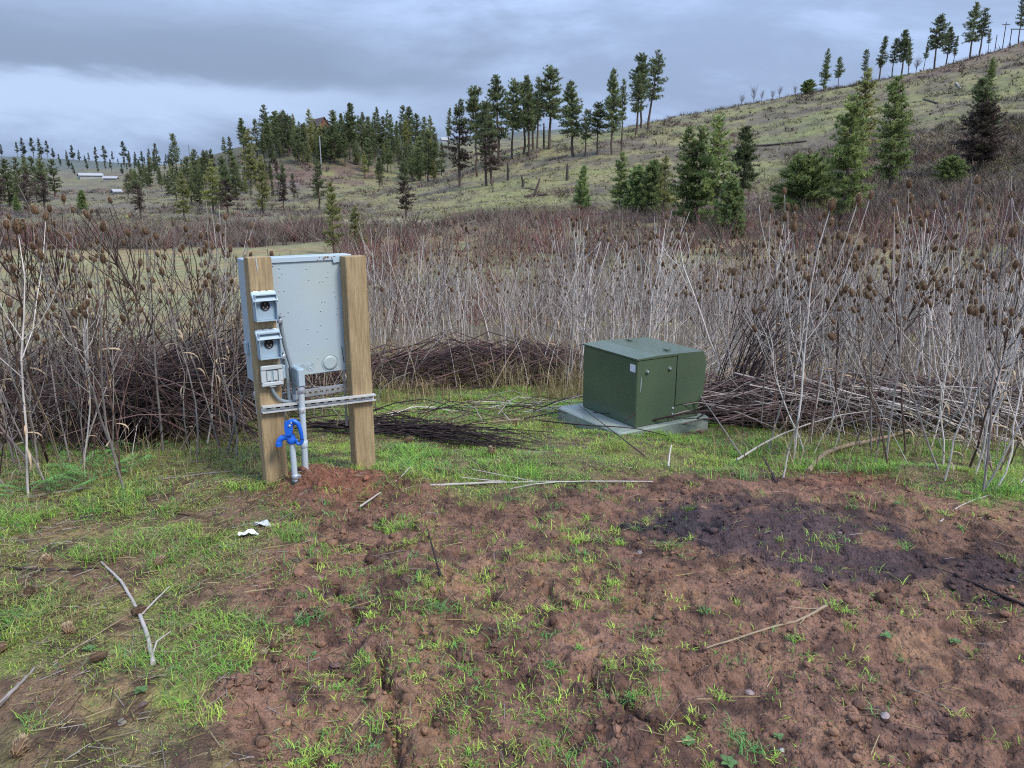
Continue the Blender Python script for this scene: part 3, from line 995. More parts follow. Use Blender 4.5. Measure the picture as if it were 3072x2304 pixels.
def pole(px, base, top, label, arm=False, mat='polewood', rad=0.13, dist=None):
    P = hit(px, base)
    if dist:
        u = P[:2] / np.hypot(*P[:2]) * dist
        P = np.array([*u, float(H(*u))])
    rho = math.hypot(P[0], P[1])
    ht = EYE + rho * float(tanel(px, top)) - P[2]
    t = thing('utility_pole', label, 'pole', P)
    MB().tube([(0, 0, -.5), (0, 0, ht * .5), (0, 0, ht)], [rad, rad * .9, rad * .75], 8).build('shaft', M[mat], t, True)
    if arm:
        MB().box(-1.1, 1.1, -.06, .06, ht - .75, ht - .6).build('crossarm', M[mat], t)
        for x in (-1, -.5, .5, 1):
            MB().lathe([(.05, ht - .6), (.07, ht - .5), (.03, ht - .4)], 6, (x, 0, 0)).build('insulator', M['galv'], t)
    return t


pole(2988, 127, 104, 'short pole on the high skyline')
pole(3011, 120, 67, 'taller pole on the high skyline near the steel frame', True)
pole(569, 472, 434, 'thin pole on the left-hand skyline beside the narrow pine')
pole(1690, 412, 392, 'short thin pole at the shoulder of the hill crest')
pole(964, 500, 408, 'pale steel mast among the trees of the knoll', mat='galv', rad=0.2)

P = hit(3032, 112)
rho = math.hypot(P[0], P[1])
t = thing('pipe_gate_frame', 'tall dark pipe gateway frame on the high skyline', 'gate frame', P)
hh = EYE + rho * float(tanel(3030, 88)) - P[2]
for x in (0, 7.5):
    MB().tube([(x, 0, -3), (x, 0, hh)], .12, 8).build('upright', M['polewood'], t, True)
MB().tube([(-.3, 0, hh), (7.8, 0, hh)], .13, 8).build('crossbar', M['polewood'], t, True)

M['wallw'] = material('pale_siding', (0.30, 0.31, 0.32), 0.7, var=0.1, vscale=2)
M['wallb'] = material('brown_log_siding', (0.16, 0.075, 0.05), 0.8, var=0.2, vscale=1.5, stretch=(1, 1, 6))
M['roofg'] = material('grey_roof', (0.33, 0.34, 0.36), 0.6, var=0.12, vscale=2)
M['roofb'] = material('dark_brown_roof', (0.10, 0.06, 0.05), 0.7, var=0.2, vscale=2)
M['glass'] = material('window_glass', (0.03, 0.04, 0.05), 0.08, spec=0.8)


def house(px, base, w_px, h_px, label, wall, roof, rz=0.0, dist=None, gable=False, shed=False, depth=None):
    P = hit(px, base)
    if dist:
        u = P[:2] / np.hypot(*P[:2]) * dist
        P = np.array([*u, float(H(*u))])
    k = math.hypot(P[0], P[1]) / FPX
    w, h = w_px * k, h_px * k
    d = depth or w * 0.6
    az = math.atan2(P[0], P[1])
    t = thing('shed' if shed else 'house', label, 'shed' if shed else 'house', P, -az + rz)
    wh = h * (0.52 if gable else 0.6)
    wb = MB().box(-w / 2, w / 2, 0, d, -1.5, wh)
    if gable:
        wb.prism([(-w / 2, wh), (w / 2, wh), (0, h * .96)], 1, 0.0, d)
    else:
        wb.prism([(0, wh), (d, wh), (d / 2, h * .96)], 0, -w / 2, w / 2)
    wb.build('wall', wall, t)
    ov = 0.4
    rb = MB()
    if gable:
        for s_ in (-1, 1):
            e = np.array([s_ * (w / 2 + ov), wh - ov * (h - wh) / (w / 2)])
            q = [(e[0], e[1]), (0, h), (0, h + .22), (e[0], e[1] + .22)]
            rb.prism(q, 1, -ov, d + ov)
    else:
        for s_ in (0, 1):
            yy = -ov if s_ == 0 else d + ov
            zz = wh - ov * (h - wh) / (d / 2)
            q = [(yy, zz), (d / 2, h), (d / 2, h + .22), (yy, zz + .22)]
            rb.prism(q, 0, -w / 2 - ov, w / 2 + ov)
    rb.build('roof', roof, t)
    n = max(1, int(w / 4.5)) if not shed else 0
    for i in range(n):
        x = -w / 2 + w * (i + .5) / n
        if i == n // 2:
            MB().box(x - .5, x + .5, -.06, .02, 0.05, min(2.1, wh * .85)).build('door', roof, t)
            continue
        wd = MB().box(x - .8, x + .8, -.07, .03, wh * .38, wh * .82).build('window', M['wallw'], t)
        MB().box(x - .7, x + .7, -.10, -.075, wh * .41, wh * .79).build('pane', M['glass'], wd)
    if shed:
        MB().box(-w * .25, w * .25, -.06, .02, 0, wh * .8).build('door', roof, t)
    return t


house(275, 536, 52, 13, 'long pale single-storey house below the far ridge', M['wallw'], M['roofg'], 0.15)
house(330, 541, 30, 9, 'low pale outbuilding beside the long far house', M['wallw'], M['roofg'], -0.2)
house(392, 534, 26, 8, 'small grey building at the end of the far houses', M['wallw'], M['roofb'], -0.1)
house(354, 583, 15, 11, 'tiny pale shed at the edge of the far green strip', M['wallw'], M['roofg'], 0.2, shed=True, depth=2.5)
house(975, 398, 26, 40, 'dark brown steep-gabled house on top of the wooded knoll', M['wallb'], M['roofb'], 0.35, gable=True, depth=14)
house(940, 402, 44, 22, 'long low wing of brown house on the knoll', M['wallb'], M['roofb'], 0.2, depth=8)
house(1338, 447, 22, 16, 'small pale building in the gap between knoll and hill', M['wallw'], M['roofg'], 0.2, dist=560)

A, B = hit(836, 560), hit(893, 560)
t = thing('guard_rail', 'white roadside guard rail below the cut bank', 'guard rail', A)
d = B - A
ln = math.hypot(d[0], d[1])
t.rotation_euler = (0, 0, math.atan2(d[1], d[0]))
for i in range(int(ln / 3) + 1):
    MB().box(i * 3 - .09, i * 3 + .09, -.08, .08, -.3, .75).build('post', M['polewood'], t)
MB().prism([(-.1, .45), (-.16, .53), (-.1, .61), (-.16, .69), (-.1, .78), (-.085, .78), (-.085, .45)], 0, -0.4, ln + .4).build('rail', M['wallw'], t)

# ------------------------------------------------------------------ the wooden-post utility stand
M['post'] = material('treated_timber', (0.345, 0.26, 0.15), 0.85, var=0.32, vscale=9, stretch=(9, 9, 0.7), bump=0.45, bscale=26, spec=0.25, second=(0.27, 0.185, 0.10), sec_scale=1.4, sec_edge=(0.50, 0.72))
M['panel'] = material('blue_grey_enamel', (0.37, 0.455, 0.515), 0.42, var=0.05, vscale=2.0, second=(0.385, 0.455, 0.46), sec_scale=1.8, sec_edge=(0.45, 0.62), spec=0.5)
M['boxgrey'] = material('grey_painted_box', (0.31, 0.41, 0.49), 0.4, var=0.07, vscale=6, spec=0.5)
M['lid'] = material('pale_grey_lid', (0.40, 0.50, 0.58), 0.38, var=0.06, vscale=6, spec=0.5)
M['cover'] = material('off_white_cover', (0.46, 0.50, 0.51), 0.4, var=0.06, vscale=8, spec=0.5)
M['conduit'] = material('grey_conduit', (0.235, 0.285, 0.325), 0.5, var=0.12, vscale=10)
M['pvc'] = material('pale_grey_pipe', (0.45, 0.52, 0.58), 0.4, var=0.1, vscale=6, second=(0.40, 0.41, 0.42), sec_scale=4)
M['black'] = material('black_plastic', (0.012, 0.011, 0.014), 0.35)
M['steel'] = material('bright_steel', (0.60, 0.61, 0.60), 0.4, metal=0.3, var=0.15, vscale=20)
M['slot'] = material('slot_shadow_dark', (0.02, 0.02, 0.02), 0.9)
M['rust'] = material('rust_stain', (0.20, 0.085, 0.04), 0.9, var=0.4, vscale=60)
M['zinc'] = material('zinc_fitting', (0.46, 0.49, 0.56), 0.35, metal=0.5, var=0.12, vscale=14)

SA = math.radians(34.1)
SO = np.array([-1.4145, 4.206])
stand = thing('utility_stand', 'two wooden posts carrying a blue-grey metal panel, outlet boxes and conduit', 'utility stand', (SO[0], SO[1], 0), SA)
PW, PD = 0.0655, 0.046           # post half width and half depth (4x6 timber)


def post(cx, top, low):
    mb = MB()
    b = 0.005
    lv = np.concatenate([np.linspace(low, top - 0.004, 14), [top]])
    g = np.random.default_rng(int(cx * 100) + 5)
    ring0 = np.array([(-PW + b, -PD), (PW - b, -PD), (PW, -PD + b), (PW, PD - b), (PW - b, PD), (-PW + b, PD), (-PW, PD - b), (-PW, -PD + b)])
    rings = []
    for i, z in enumerate(lv):
        s = 0.985 if i == len(lv) - 1 else 1.0
        rings.append(np.c_[ring0 * s + g.normal(0, 0.0006, (8, 2)) + [cx, 0], np.full(8, z)])
    V = np.vstack(rings)
    F = [(i * 8 + k, i * 8 + (k + 1) % 8, i * 8 + 8 + (k + 1) % 8, i * 8 + 8 + k) for i in range(len(lv) - 1) for k in range(8)]
    mb.add(V, F)
    mb.add(rings[-1], [(4, 5, 6, 7), (0, 3, 4, 7), (1, 2, 3, 0)])
    return mb.build('wooden_post', M['post'], stand)


p_left = post(0.0, 1.358, -0.35)
p_right = post(0.562, 1.338, -0.30)
p_left['label'] = 'post carrying the outlet boxes, darker and stained near its top'
MB().tube([(-0.02, -PD - .0006, 1.352), (-0.018, -PD - .0006, 1.31), (-0.016, -PD - .0006, 1.27)], [.0045, .004, .001], 5).build('paint_drip', M['cover'], p_left)

# metal enclosure seen from behind, fixed to the far side of the posts
Y0, Y1 = PD + 0.002, PD + 0.125
pan = MB().box(-0.066, 0.575, Y0, Y1, 0.640, 1.345, bev=0.004).build('metal_panel', M['panel'], stand)
MB().box(0.068, 0.49, Y0 - 0.010, Y0 - 0.001, 1.318, 1.343).build('top_flange', M['lid'], pan)
MB().prism([(0.445, 1.335), (0.492, 1.335), (0.492, 1.306), (0.455, 1.300)], 1, Y0 - 0.013, Y0 - 0.0105).build('corner_tab', M['lid'], pan)
MB().prism([(0.07, 1.31), (0.10, 1.306), (0.10, 1.300), (0.07, 1.304)], 1, Y0 - 0.006, Y0 - 0.001).build('corner_tab', M['lid'], pan)
for k in range(7):
    x = 0.36 + 0.016 * k + random.uniform(-.006, .006)
    MB().lathe([(random.uniform(.003, .007), 0), (random.uniform(.002, .004), .0006)], 7, (x, Y0 - 0.0112, random.choice([1.321, 1.335, 1.328])), 1).build('rust_spot', M['rust'], pan)


def ring(x, z, r, w, y, mat, parent, nm):
    th = np.linspace(0, 2 * math.pi, 33)
    mb = MB().tube(np.c_[x + r * np.cos(th), np.full(33, y), z + r * np.sin(th)], w, 5, cap=False)
    return mb.build(nm, mat, parent, True)


ring(0.400, 0.697, 0.052, 0.0022, Y0 - 0.0005, M['boxgrey'], pan, 'knockout')
MB().lathe([(0.046, 0), (0.0462, -0.0005), (0.03, -0.0006)], 28, (0.400, Y0 - 0.0002, 0.697), 1).build('knockout_disc', M['panel'], pan, True)
for cx in (0.215, 0.275):
    for r in (0.026, 0.019, 0.012):
        ring(cx, 0.69, r, 0.0018, Y0 - 0.0005, M['lid'], pan, 'knockout')
HOLES = [(0.132, 1.285), (0.128, 1.235), (0.145, 1.255), (0.12, 1.155), (0.15, 1.155), (0.12, 1.03), (0.165, 1.03), (0.14, 1.01), (0.29, 1.275), (0.30, 1.21), (0.365, 1.195), (0.385, 1.195), (0.41, 1.22), (0.42, 1.25),
         (0.37, 1.075), (0.39, 1.075), (0.36, 1.02), (0.27, 0.92), (0.33, 0.90), (0.355, 0.935), (0.27, 0.83), (0.39, 0.85), (0.325, 0.735), (0.465, 1.03), (0.46, 0.995), (0.455, 1.10), (0.45, 1.13), (0.475, 0.72)]
for x, z in HOLES:
    MB().lathe([(0.0042, 0.0), (0.0036, -0.0016), (0.0012, -0.0018)], 8, (x, Y0, z), 1).build('rivet', M['panel'], pan, True)
    MB().lathe([(0.0022, -0.0002), (0.0018, -0.0008)], 6, (x + .001, Y0 - .0003, z - .0046), 1).build('rivet_hole', M['slot'], pan)
MB().tube([(0.478, Y0 - .004, 0.79), (0.487, Y0 - .004, 0.69)], 0.0016, 5).build('wire', M['black'], pan)
# hasp and meter hub on the side of the enclosure
MB().box(-0.085, -0.066, Y0 + .03, Y0 + .075, 0.80, 0.875, bev=.004).build('side_latch', M['panel'], pan)
MB().lathe([(.018, 0.43), (.018, .64)], 10, (-0.03, Y0 + .07, 0)).build('side_conduit', M['pvc'], stand, True)
MB().lathe([(.023, 0.52), (.025, .525), (.025, .56), (.022, .565)], 10, (-0.03, Y0 + .07, 0)).build('conduit_coupling', M['zinc'], stand, True)


def receptacle(cx, z0, label):
    """open-lidded outlet box on the post face; origin of the part at its lower middle"""
    t = thing('receptacle_box', None, None)
    t.parent = stand
    t.location = (cx, -PD, z0)
    t['label'] = label
    hw, h, d, w_ = 0.060, 0.148, 0.062, 0.004
    bx = MB()
    bx.box(-hw, hw, -0.004, 0, 0, h)                                            # back
    bx.box(-hw, -hw + w_, -d, -0.0045, 0, h).box(hw - w_, hw, -d, -0.0045, 0, h)   # sides
    bx.box(-hw + w_ + .0005, hw - w_ - .0005, -d, -0.0045, 0, w_).box(-hw + w_ + .0005, hw - w_ - .0005, -d, -0.0045, h - w_, h)
    bx.build('housing', M['boxgrey'], t)
    MB().box(-hw + w_ + .001, hw - w_ - .001, -0.030, -0.005, w_ + .001, h - w_ - .001).build('face_plate', M['boxgrey'], t)
    out = MB().lathe([(0.026, 0), (0.027, -0.004), (0.024, -0.006), (0.0225, -0.004), (0.0, -0.004)], 24, (0, -0.030, 0.082), 1).build('outlet', M['black'], t, True)
    ring(0, 0.082, 0.0265, 0.0022, -0.0315, M['lid'], t, 'outlet_rim')
    for a in (90, 210, 330):
        x, z = 0.013 * math.cos(math.radians(a)), 0.082 + 0.013 * math.sin(math.radians(a))
        MB().box(x - .0014, x + .0014, -.0352, -.0342, z - .004, z + .004).build('slot', M['steel'], out)
    MB().lathe([(.0025, 0), (.002, -.002)], 6, (0, -d + .002, 0.012), 1).build('screw', M['steel'], t, True)
    # hinged lid propped open above the box, with turned-down wings
    a = math.radians(42)
    L_ = 0.072
    ca, sa = math.cos(a), math.sin(a)

    def P_(x, l, n=0.0):                                                        # x across, l out along the lid, n normal offset
        return (x, -0.010 - l * ca - n * sa, h + 0.012 - l * sa + n * ca)
    lw = hw + 0.004
    lid = MB()
    top = [P_(-lw, 0), P_(lw, 0), P_(lw, L_), P_(-lw, L_), P_(-lw, 0, .003), P_(lw, 0, .003), P_(lw, L_, .003), P_(-lw, L_, .003)]
    lid.add(top, [(0, 3, 2, 1), (4, 5, 6, 7), (0, 1, 5, 4), (1, 2, 6, 5), (2, 3, 7, 6), (3, 0, 4, 7)])
    for s in (-1, 1):
        x0, x1 = s * lw, s * (lw + 0.003)
        w = [P_(x0, 0.003), P_(x0, L_), P_(x0, L_ * .85, -.034), P_(x0, L_ * .55, -.016), P_(x0, .01, -.02)]
        w2 = [(x1, q[1], q[2]) for q in w]
        lid.add(w + w2, [(0, 5, 6, 1), (1, 6, 7, 2), (2, 7, 8, 3), (3, 8, 9, 4), (4, 9, 5, 0)])
        lid.add(w, [(0, 1, 2), (0, 2, 3), (0, 3, 4)])
        lid.add(w2, [(0, 2, 1), (0, 3, 2), (0, 4, 3)])
    # front lip, cut away in the middle
    for xa, xb in ((-lw, -lw * .52), (lw * .80, lw)):
        q = [P_(xa, L_), P_(xb, L_), P_(xb, L_ - .002, -.012), P_(xa, L_ - .004, -.03)]
        lid.add(q + [(v[0], v[1] - .002, v[2]) for v in q], [(0, 1, 2, 3), (7, 6, 5, 4), (0, 4, 5, 1), (1, 5, 6, 2), (2, 6, 7, 3), (3, 7, 4, 0)])
    lo = lid.build('lid', M['lid'], t)
    for x in (-.04, 0, .04):
        MB().tube([(x - .012, -.010, h + .013), (x + .012, -.010, h + .013)], .004, 7).build('hinge', M['steel'], lo, True)
    return t


receptacle(0.000, 1.012, 'upper outlet box with its lid propped open')
receptacle(0.004, 0.797, 'lower outlet box with its lid propped open')
# covered switch box
t = thing('switch_box', None, None)
t.parent = stand
t.location = (0.006, -PD, 0.636)
t['label'] = 'pale square cover with two narrow rockers'
MB().box(-.052, .052, -.030, 0, .006, .114, bev=.003).build('housing', M['boxgrey'], t)
cv = MB()
cv.box(-.062, .062, -.044, -.0305, .0, .026, bev=.005).box(-.062, .062, -.044, -.0305, .094, .122, bev=.005)
cv.box(-.062, -.036, -.0438, -.0306, .0265, .0935).box(.036, .062, -.0438, -.0306, .0265, .0935)
cv.build('cover_frame', M['cover'], t)
MB().box(-.0355, .0355, -.036, -.0312, .0268, .0932).build('cover_plate', M['boxgrey'], t)
for s in (-1, 1):
    rk = MB().box(s * .018 - .0125, s * .018 + .0125, -.043, -.0365, .031, .089, bev=.003).build('rocker', M['cover'], t)
    for z in (.038, .081):
        MB().lathe([(.0018, 0), (.0014, -.001)], 6, (s * .018, -.0432, z), 1).build('screw', M['conduit'], rk)
MB().box(-.018, .018, -.040, -.030, -.006, -.0005, bev=.001).build('latch', M['cover'], t)
MB().box(.066, .082, -.026, -.004, .03, .11, bev=.003).build('hinge_block', M['boxgrey'], t)

# conduits


def spline(pts, n=18):
    pts = np.array(pts, float)
    P = np.vstack([2 * pts[0] - pts[1], pts, 2 * pts[-1] - pts[-2]])
    out = []
    for i in range(1, len(P) - 2):
        for t in np.linspace(0, 1, n, endpoint=False):
            a, b, c, d = P[i - 1], P[i], P[i + 1], P[i + 2]
            out.append(0.5 * (2 * b + (c - a) * t + (2 * a - 5 * b + 4 * c - d) * t ** 2 + (3 * b - a - 3 * c + d) * t ** 3))
    out.append(pts[-1])
    return np.array(out)


MB().tube(spline([(0.062, -.075, 1.035), (0.082, -.055, 1.022), (0.092, -.03, 0.985), (0.118, -.006, 0.83), (0.146, -.004, 0.69), (0.150, -.006, 0.50)]), 0.0115, 10).build('conduit', M['conduit'], stand, True)
MB().tube(spline([(0.066, -.075, 0.828), (0.082, -.055, 0.812), (0.095, -.03, 0.78), (0.112, -.012, 0.70), (0.116, -.010, 0.50)]), 0.0115, 10).build('conduit', M['conduit'], stand, True)
for x, y, z in ((0.086, -.045, 1.008), (0.086, -.05, 0.800)):
    MB().lathe([(.014, -.022), (.0165, -.02), (.0165, .004), (.014, .006), (.014, .018), (.012, .022)], 10, (x, y, z)).build('conduit_fitting', M['zinc'], stand, True)
MB().tube(spline([(0.006, -.07, 0.636), (0.010, -.065, 0.60), (0.045, -.055, 0.545), (0.105, -.03, 0.515), (0.14, -.01, 0.51)]), 0.0095, 10).build('conduit', M['conduit'], stand, True)
MB().box(0.135, 0.165, -0.02, 0.02, 0.515, 0.548, bev=.003).build('conduit_clamp', M['cover'], stand)
# slotted channel behind the posts and open channel across the front
rs = MB()
y = PD + .004
n = 12
x0, x1, z0, z1 = 0.068, 0.496, 0.505, 0.548
cell = (x1 - x0) / n
for i in range(n):                                   # web with real slots
    a, b = x0 + i * cell, x0 + (i + 1) * cell
    rs.box(a, a + cell * .27, y, y + .003, z0, z1).box(b - cell * .27, b, y, y + .003, z0, z1)
    rs.box(a + cell * .271, b - cell * .271, y, y + .003, z0, z0 + .015).box(a + cell * .271, b - cell * .271, y, y + .003, z1 - .015, z1)
rs.box(x0, x1, y + .0031, y + .02, z0, z0 + .0025).box(x0, x1, y + .0031, y + .02, z1 - .0025, z1)
rs.build('rear_channel', M['galv'], stand)

fs = thing('front_channel', None, None)
fs.parent = stand
fs.location = (-0.062, -PD, 0.481)
fs.rotation_euler = (0, math.atan(0.030 / 0.69), 0)
fm = MB()
fm.box(0, .695, -.0030, -.0005, .004, .037)
fm.box(0, .695, -.036, -.0031, 0, .0042).box(0, .695, -.036, -.0031, .0368, .041)
fm.box(0, .695, -.0362, -.0335, .0043, .0098).box(0, .695, -.0362, -.0335, .0312, .0367)
fm.build('channel_body', M['steel'], fs)
for k in range(13):
    x = .03 + k * .0525
    MB().box(x, x + .026, -.0036, -.0031, .014, .027).build('slot', M['slot'], fs)
for x in (.06, .60, .645):
    MB().lathe([(.0095, -.0037), (.0095, -.009), (.006, -.011)], 6, (x, 0, .0205), 1).build('bolt', M['galv'], fs)
# riser: fitting body on the panel and pipe down to the ground
MB().box(0.140, 0.184, -0.118, Y0 - .014, 0.612, 0.722, bev=.006).build('riser_fitting', M['boxgrey'], stand)
MB().box(0.144, 0.180, -0.124, -0.1185, 0.620, 0.714, bev=.002).build('fitting_cover', M['panel'], stand)
MB().lathe([(.0195, .575), (.023, .578), (.023, .602), (.020, .61), (.020, .616)], 14, (.161, -.10, 0)).build('pipe_coupling', M['zinc'], stand, True)
MB().tube([(.161, -.10, .58), (.157, -.10, .3), (.150, -.10, -.25)], [.0178, .0178, .0178], 14).build('riser_pipe', M['pvc'], stand, True)
MB().lathe([(.0205, .245), (.0215, .247), (.0215, .285), (.0185, .287)], 14, (.156, -.10, 0)).build('pipe_coupling', M['pvc'], stand, True)
MB().lathe([(.0195, .455), (.0205, .457), (.0205, .487), (.0195, .489)], 14, (.159, -.10, 0)).build('pipe_strap', M['steel'], stand, True)
MB().lathe([(.004, -.115), (.004, -.118)], 6, (.159, -.01, .472), 1).build('strap_screw', M['galv'], stand)
MB().box(0.478, 0.492, PD + .001, PD + .009, 0.28, 0.64).build('hanging_strap', M['galv'], stand)

# ------------------------------------------------------------------ yard hydrant
M['blue'] = material('blue_enamel', (0.012, 0.125, 0.62), 0.35, var=0.12, vscale=14, spec=0.55)
M['brass'] = material('brass', (0.48, 0.27, 0.10), 0.4, metal=0.7)
HB = np.array([-1.262, 4.10])
hz = float(H(*HB))
hyd = thing('yard_hydrant', 'blue frost-free yard hydrant with spout and lever handle on grey standpipe', 'hydrant', (HB[0], HB[1], hz), 0.08)
base_z = 0.318 - hz
MB().tube([(0, 0, -.2), (-.004, 0, base_z + .01)], [.0165, .0165], 14).build('standpipe', M['pvc'], hyd, True)
hd = MB()
hd.lathe([(.021, base_z - .012), (.025, base_z - .008), (.027, base_z + .012), (.024, base_z + .02), (.020, base_z + .034), (.019, base_z + .07), (.022, base_z + .085), (.024, base_z + .10), (.022, base_z + .112), (.012, base_z + .118), (.0, base_z + .119)], 16, (-.006, 0, 0))
hd.build('head', M['blue'], hyd, True)
sp = MB()
sp.tube(spline([(-.010, 0, base_z + .018), (-.035, -.004, base_z + .026), (-.062, -.008, base_z + .020), (-.074, -.010, base_z - .004), (-.078, -.010, base_z - .024)], 8), [.0175] * 16 + [.017] * 8 + [.0185] * 9, 12)
spo = sp.build('spout', M['blue'], hyd, True)
MB().lathe([(.0165, base_z - .036), (.0175, base_z - .034), (.0175, base_z - .0255)], 12, (-.0795, -.010, 0)).build('spout_thread', M['brass'], spo, True)
# side plate carrying the pivot
MB().prism([(-.030, base_z + .045), (.006, base_z + .045), (.014, base_z + .085), (.010, base_z + .128), (-.004, base_z + .135), (-.028, base_z + .130), (-.034, base_z + .10)], 1, -.034, -.0245).build('pivot_plate', M['blue'], hyd)
MB().lathe([(.0065, -.0345), (.0065, -.039), (.004, -.041)], 8, (-.002, 0, base_z + .105), 1).build('pivot_bolt', M['steel'], hyd)
MB().lathe([(.0050, -.0345), (.0050, -.038)], 8, (.008, 0, base_z + .122), 1).build('pivot_bolt', M['steel'], hyd)
MB().tube([(.012, -.012, base_z + .05), (.012, -.012, base_z + .10)], .006, 8).build('plunger_rod', M['brass'], hyd, True)
hp = spline([(-.012, -.020, base_z + .118), (.014, -.020, base_z + .128), (.040, -.020, base_z + .112), (.052, -.020, base_z + .075), (.058, -.020, base_z + .03), (.056, -.020, base_z + .000), (.040, -.020, base_z - .012), (.026, -.020, base_z + .000), (.028, -.020, base_z + .016)], 8)
MB().tube(hp, np.interp(np.arange(len(hp)), [0, 10, 30, len(hp) - 1], [.012, .0135, .0105, .008]), 9).build('lever_handle', M['blue'], hyd, True)
MB().lathe([(.0165, .03), (.022, .034), (.022, .058), (.0165, .062)], 8, (0, 0, 0)).build('pipe_clamp', M['zinc'], hyd, True)
MB().box(.012, .034, -.008, .008, .036, .056, bev=.002).build('clamp_bolt', M['galv'], hyd)
M['blacktape'] = M['black']
MB().lathe([(.025, -.03), (.027, .0), (.022, .018), (.018, .022)], 10, (-.004, 0, .0)).build('base_collar', M['black'], hyd, True)

# ------------------------------------------------------------------ pad-mounted transformer
M['green'] = material('dark_green_enamel', (0.074, 0.108, 0.068), 0.22, var=0.07, vscale=3, spec=0.5, second=(0.082, 0.116, 0.070), sec_scale=2.0)
M['pad'] = material('weathered_green_grey_pad', (0.28, 0.315, 0.285), 0.5, var=0.22, vscale=6, second=(0.17, 0.215, 0.175), sec_scale=3.0, sec_edge=(0.42, 0.6), bump=0.3, bscale=40)
M['sticker'] = material('white_sticker', (0.66, 0.66, 0.74), 0.5, var=0.05)
TA = math.radians(30)
TP = np.array([0.946, 5.51])
tz = -0.05
trf = thing('pad_transformer', 'dark green pad-mounted transformer cabinet standing in the grass', 'transformer', (TP[0], TP[1], tz), TA)
th_ = 0.545
gz = float(H(TP[0], TP[1])) - tz
pd = MB()
pd.box(-0.185, 0.735, -0.045, 0.80, -0.25, -0.002, bev=0.012)
pd.build('pad', M['pad'], trf)
tb = MB()
tb.box(0.0, 0.395, 0.0, 0.70, 0.0, th_ - 0.016, bev=0.006)
tb.build('tank_cabinet', M['green'], trf)
MB().prism([(-0.006, th_ - 0.0155), (0.399, th_ - 0.0155), (0.399, th_ - 0.002), (0.2, th_ + 0.004), (-0.006, th_ - 0.004)], 1, -0.006, 0.706).build('top_plate', M['green'], trf)
hood = MB()
prof = [(0.402, 0.125), (0.655, 0.125), (0.695, 0.185), (0.708, 0.43), (0.675, th_ - 0.012), (0.402, th_ - 0.002)]
hood.prism(prof, 1, 0.004, 0.696)
ho = hood.build('hood', M['green'], trf)
MB().box(0.398, 0.660, 0.012, 0.688, 0.0, 0.122, bev=0.004).build('sill', M['green'], trf)
for y in (0.11, 0.58):
    MB().box(0.385, 0.425, y, y + .055, th_ + .0045, th_ + .012, bev=.002).build('hinge', M['green'], ho)
for x in (0.095, 0.318):
    bo = MB().lathe([(0.021, -0.0005), (0.018, -0.006), (0.012, -0.006)], 14, (x, 0, th_ - 0.115), 1).build('lifting_boss', M['green'], trf, True)
    MB().lathe([(0.0105, -0.0062), (0.0105, -0.016), (0.006, -0.018)], 6, (x, 0, th_ - 0.112), 1).build('boss_bolt', M['galv'], bo)
for z in (0.058, 0.105):
    MB().lathe([(0.009, -0.001), (0.009, -0.006), (0.005, -0.010)], 8, (0.372, 0, z), 1).build('ground_bolt', M['cover'], trf, True)
MB().box(-0.0018, -0.0004, 0.022, 0.086, th_ - 0.112, th_ - 0.054).build('sticker', M['sticker'], trf)
MB().tube([(0.043, -0.0015, 0.40), (0.040, -0.0015, 0.33), (0.038, -0.0015, 0.28)], [0.0008, 0.0026, 0.0008], 5).build('paint_scratch', M['sticker'], trf)
MB().prism([(-0.06, -0.1), (0.11, -0.1), (0.07, -0.045), (0.0, -0.035)], 1, -0.052, -0.046).build('concrete_patch', M['cover'], trf)

# ------------------------------------------------------------------ teasels
PALE, GREY, TAN, DARK = np.array(srgb(198, 190, 183)), np.array(srgb(158, 149, 143)), np.array(srgb(170, 150, 124)), np.array(srgb(80, 64, 56))


def head_mesh(seed, low=False):
    g = np.random.default_rng(seed)
    mb = MB()
    prof = [(0.0, 0.0), (0.011, 0.004), (0.0175, 0.018), (0.0185, 0.032), (0.0155, 0.048), (0.009, 0.060), (0.0, 0.066)]
    sd = 9
    core = np.array(srgb(114, 92, 74)) * g.uniform(0.75, 1.1)
    mb.lathe(prof[1:-1], sd, col=core * 0.8)
    n = 120
    z = g.uniform(0.004, 0.064, n)
    a = g.uniform(0, 2 * math.pi, n)
    r = np.interp(z, [p[1] for p in prof], [p[0] for p in prof])
    base = np.c_[r * np.cos(a), r * np.sin(a), z]
    nz = np.interp(z, [0, .03, .066], [-0.25, 0.25, 1.2])
    d = np.c_[np.cos(a), np.sin(a), nz + 0.35]
    d /= np.linalg.norm(d, axis=1, keepdims=True)
    ln = g.uniform(0.009, 0.017, (n, 1))
    w = np.c_[-np.sin(a), np.cos(a), 0 * a] * 0.0021
    V = np.stack([base + w, base + d * ln, base - w], 1).reshape(-1, 3)
    tipc = np.array(srgb(200, 180, 148))
    c = np.stack([np.broadcast_to(core, (n, 3)), np.broadcast_to(tipc, (n, 3)), np.broadcast_to(core, (n, 3))], 1).reshape(-1, 3)
    mb.add(V, np.arange(n * 3).reshape(-1, 3), c)
    for k in range(8):                                # long curved bracts round the base
        b = k * 0.785 + g.uniform(-.2, .2)
        L_ = g.uniform(0.035, 0.085)
        t = np.linspace(0, 1, 5)
        rr = 0.008 + L_ * 0.42 * np.sin(t * 1.9)
        zz = -0.002 + L_ * t ** 1.6 * 0.95
        P = np.c_[rr * math.cos(b), rr * math.sin(b), zz]
        W = np.array([-math.sin(b), math.cos(b), 0]) * 0.0016
        wt = (1 - t * .85)[:, None]
        V = np.vstack([P + W * wt, P - W * wt])
        mb.add(V, [(i, i + 1, 6 + i, 5 + i) for i in range(4)], np.array(srgb(150, 122, 90)))
    return mb.mesh('teasel_head', M['head'], True)


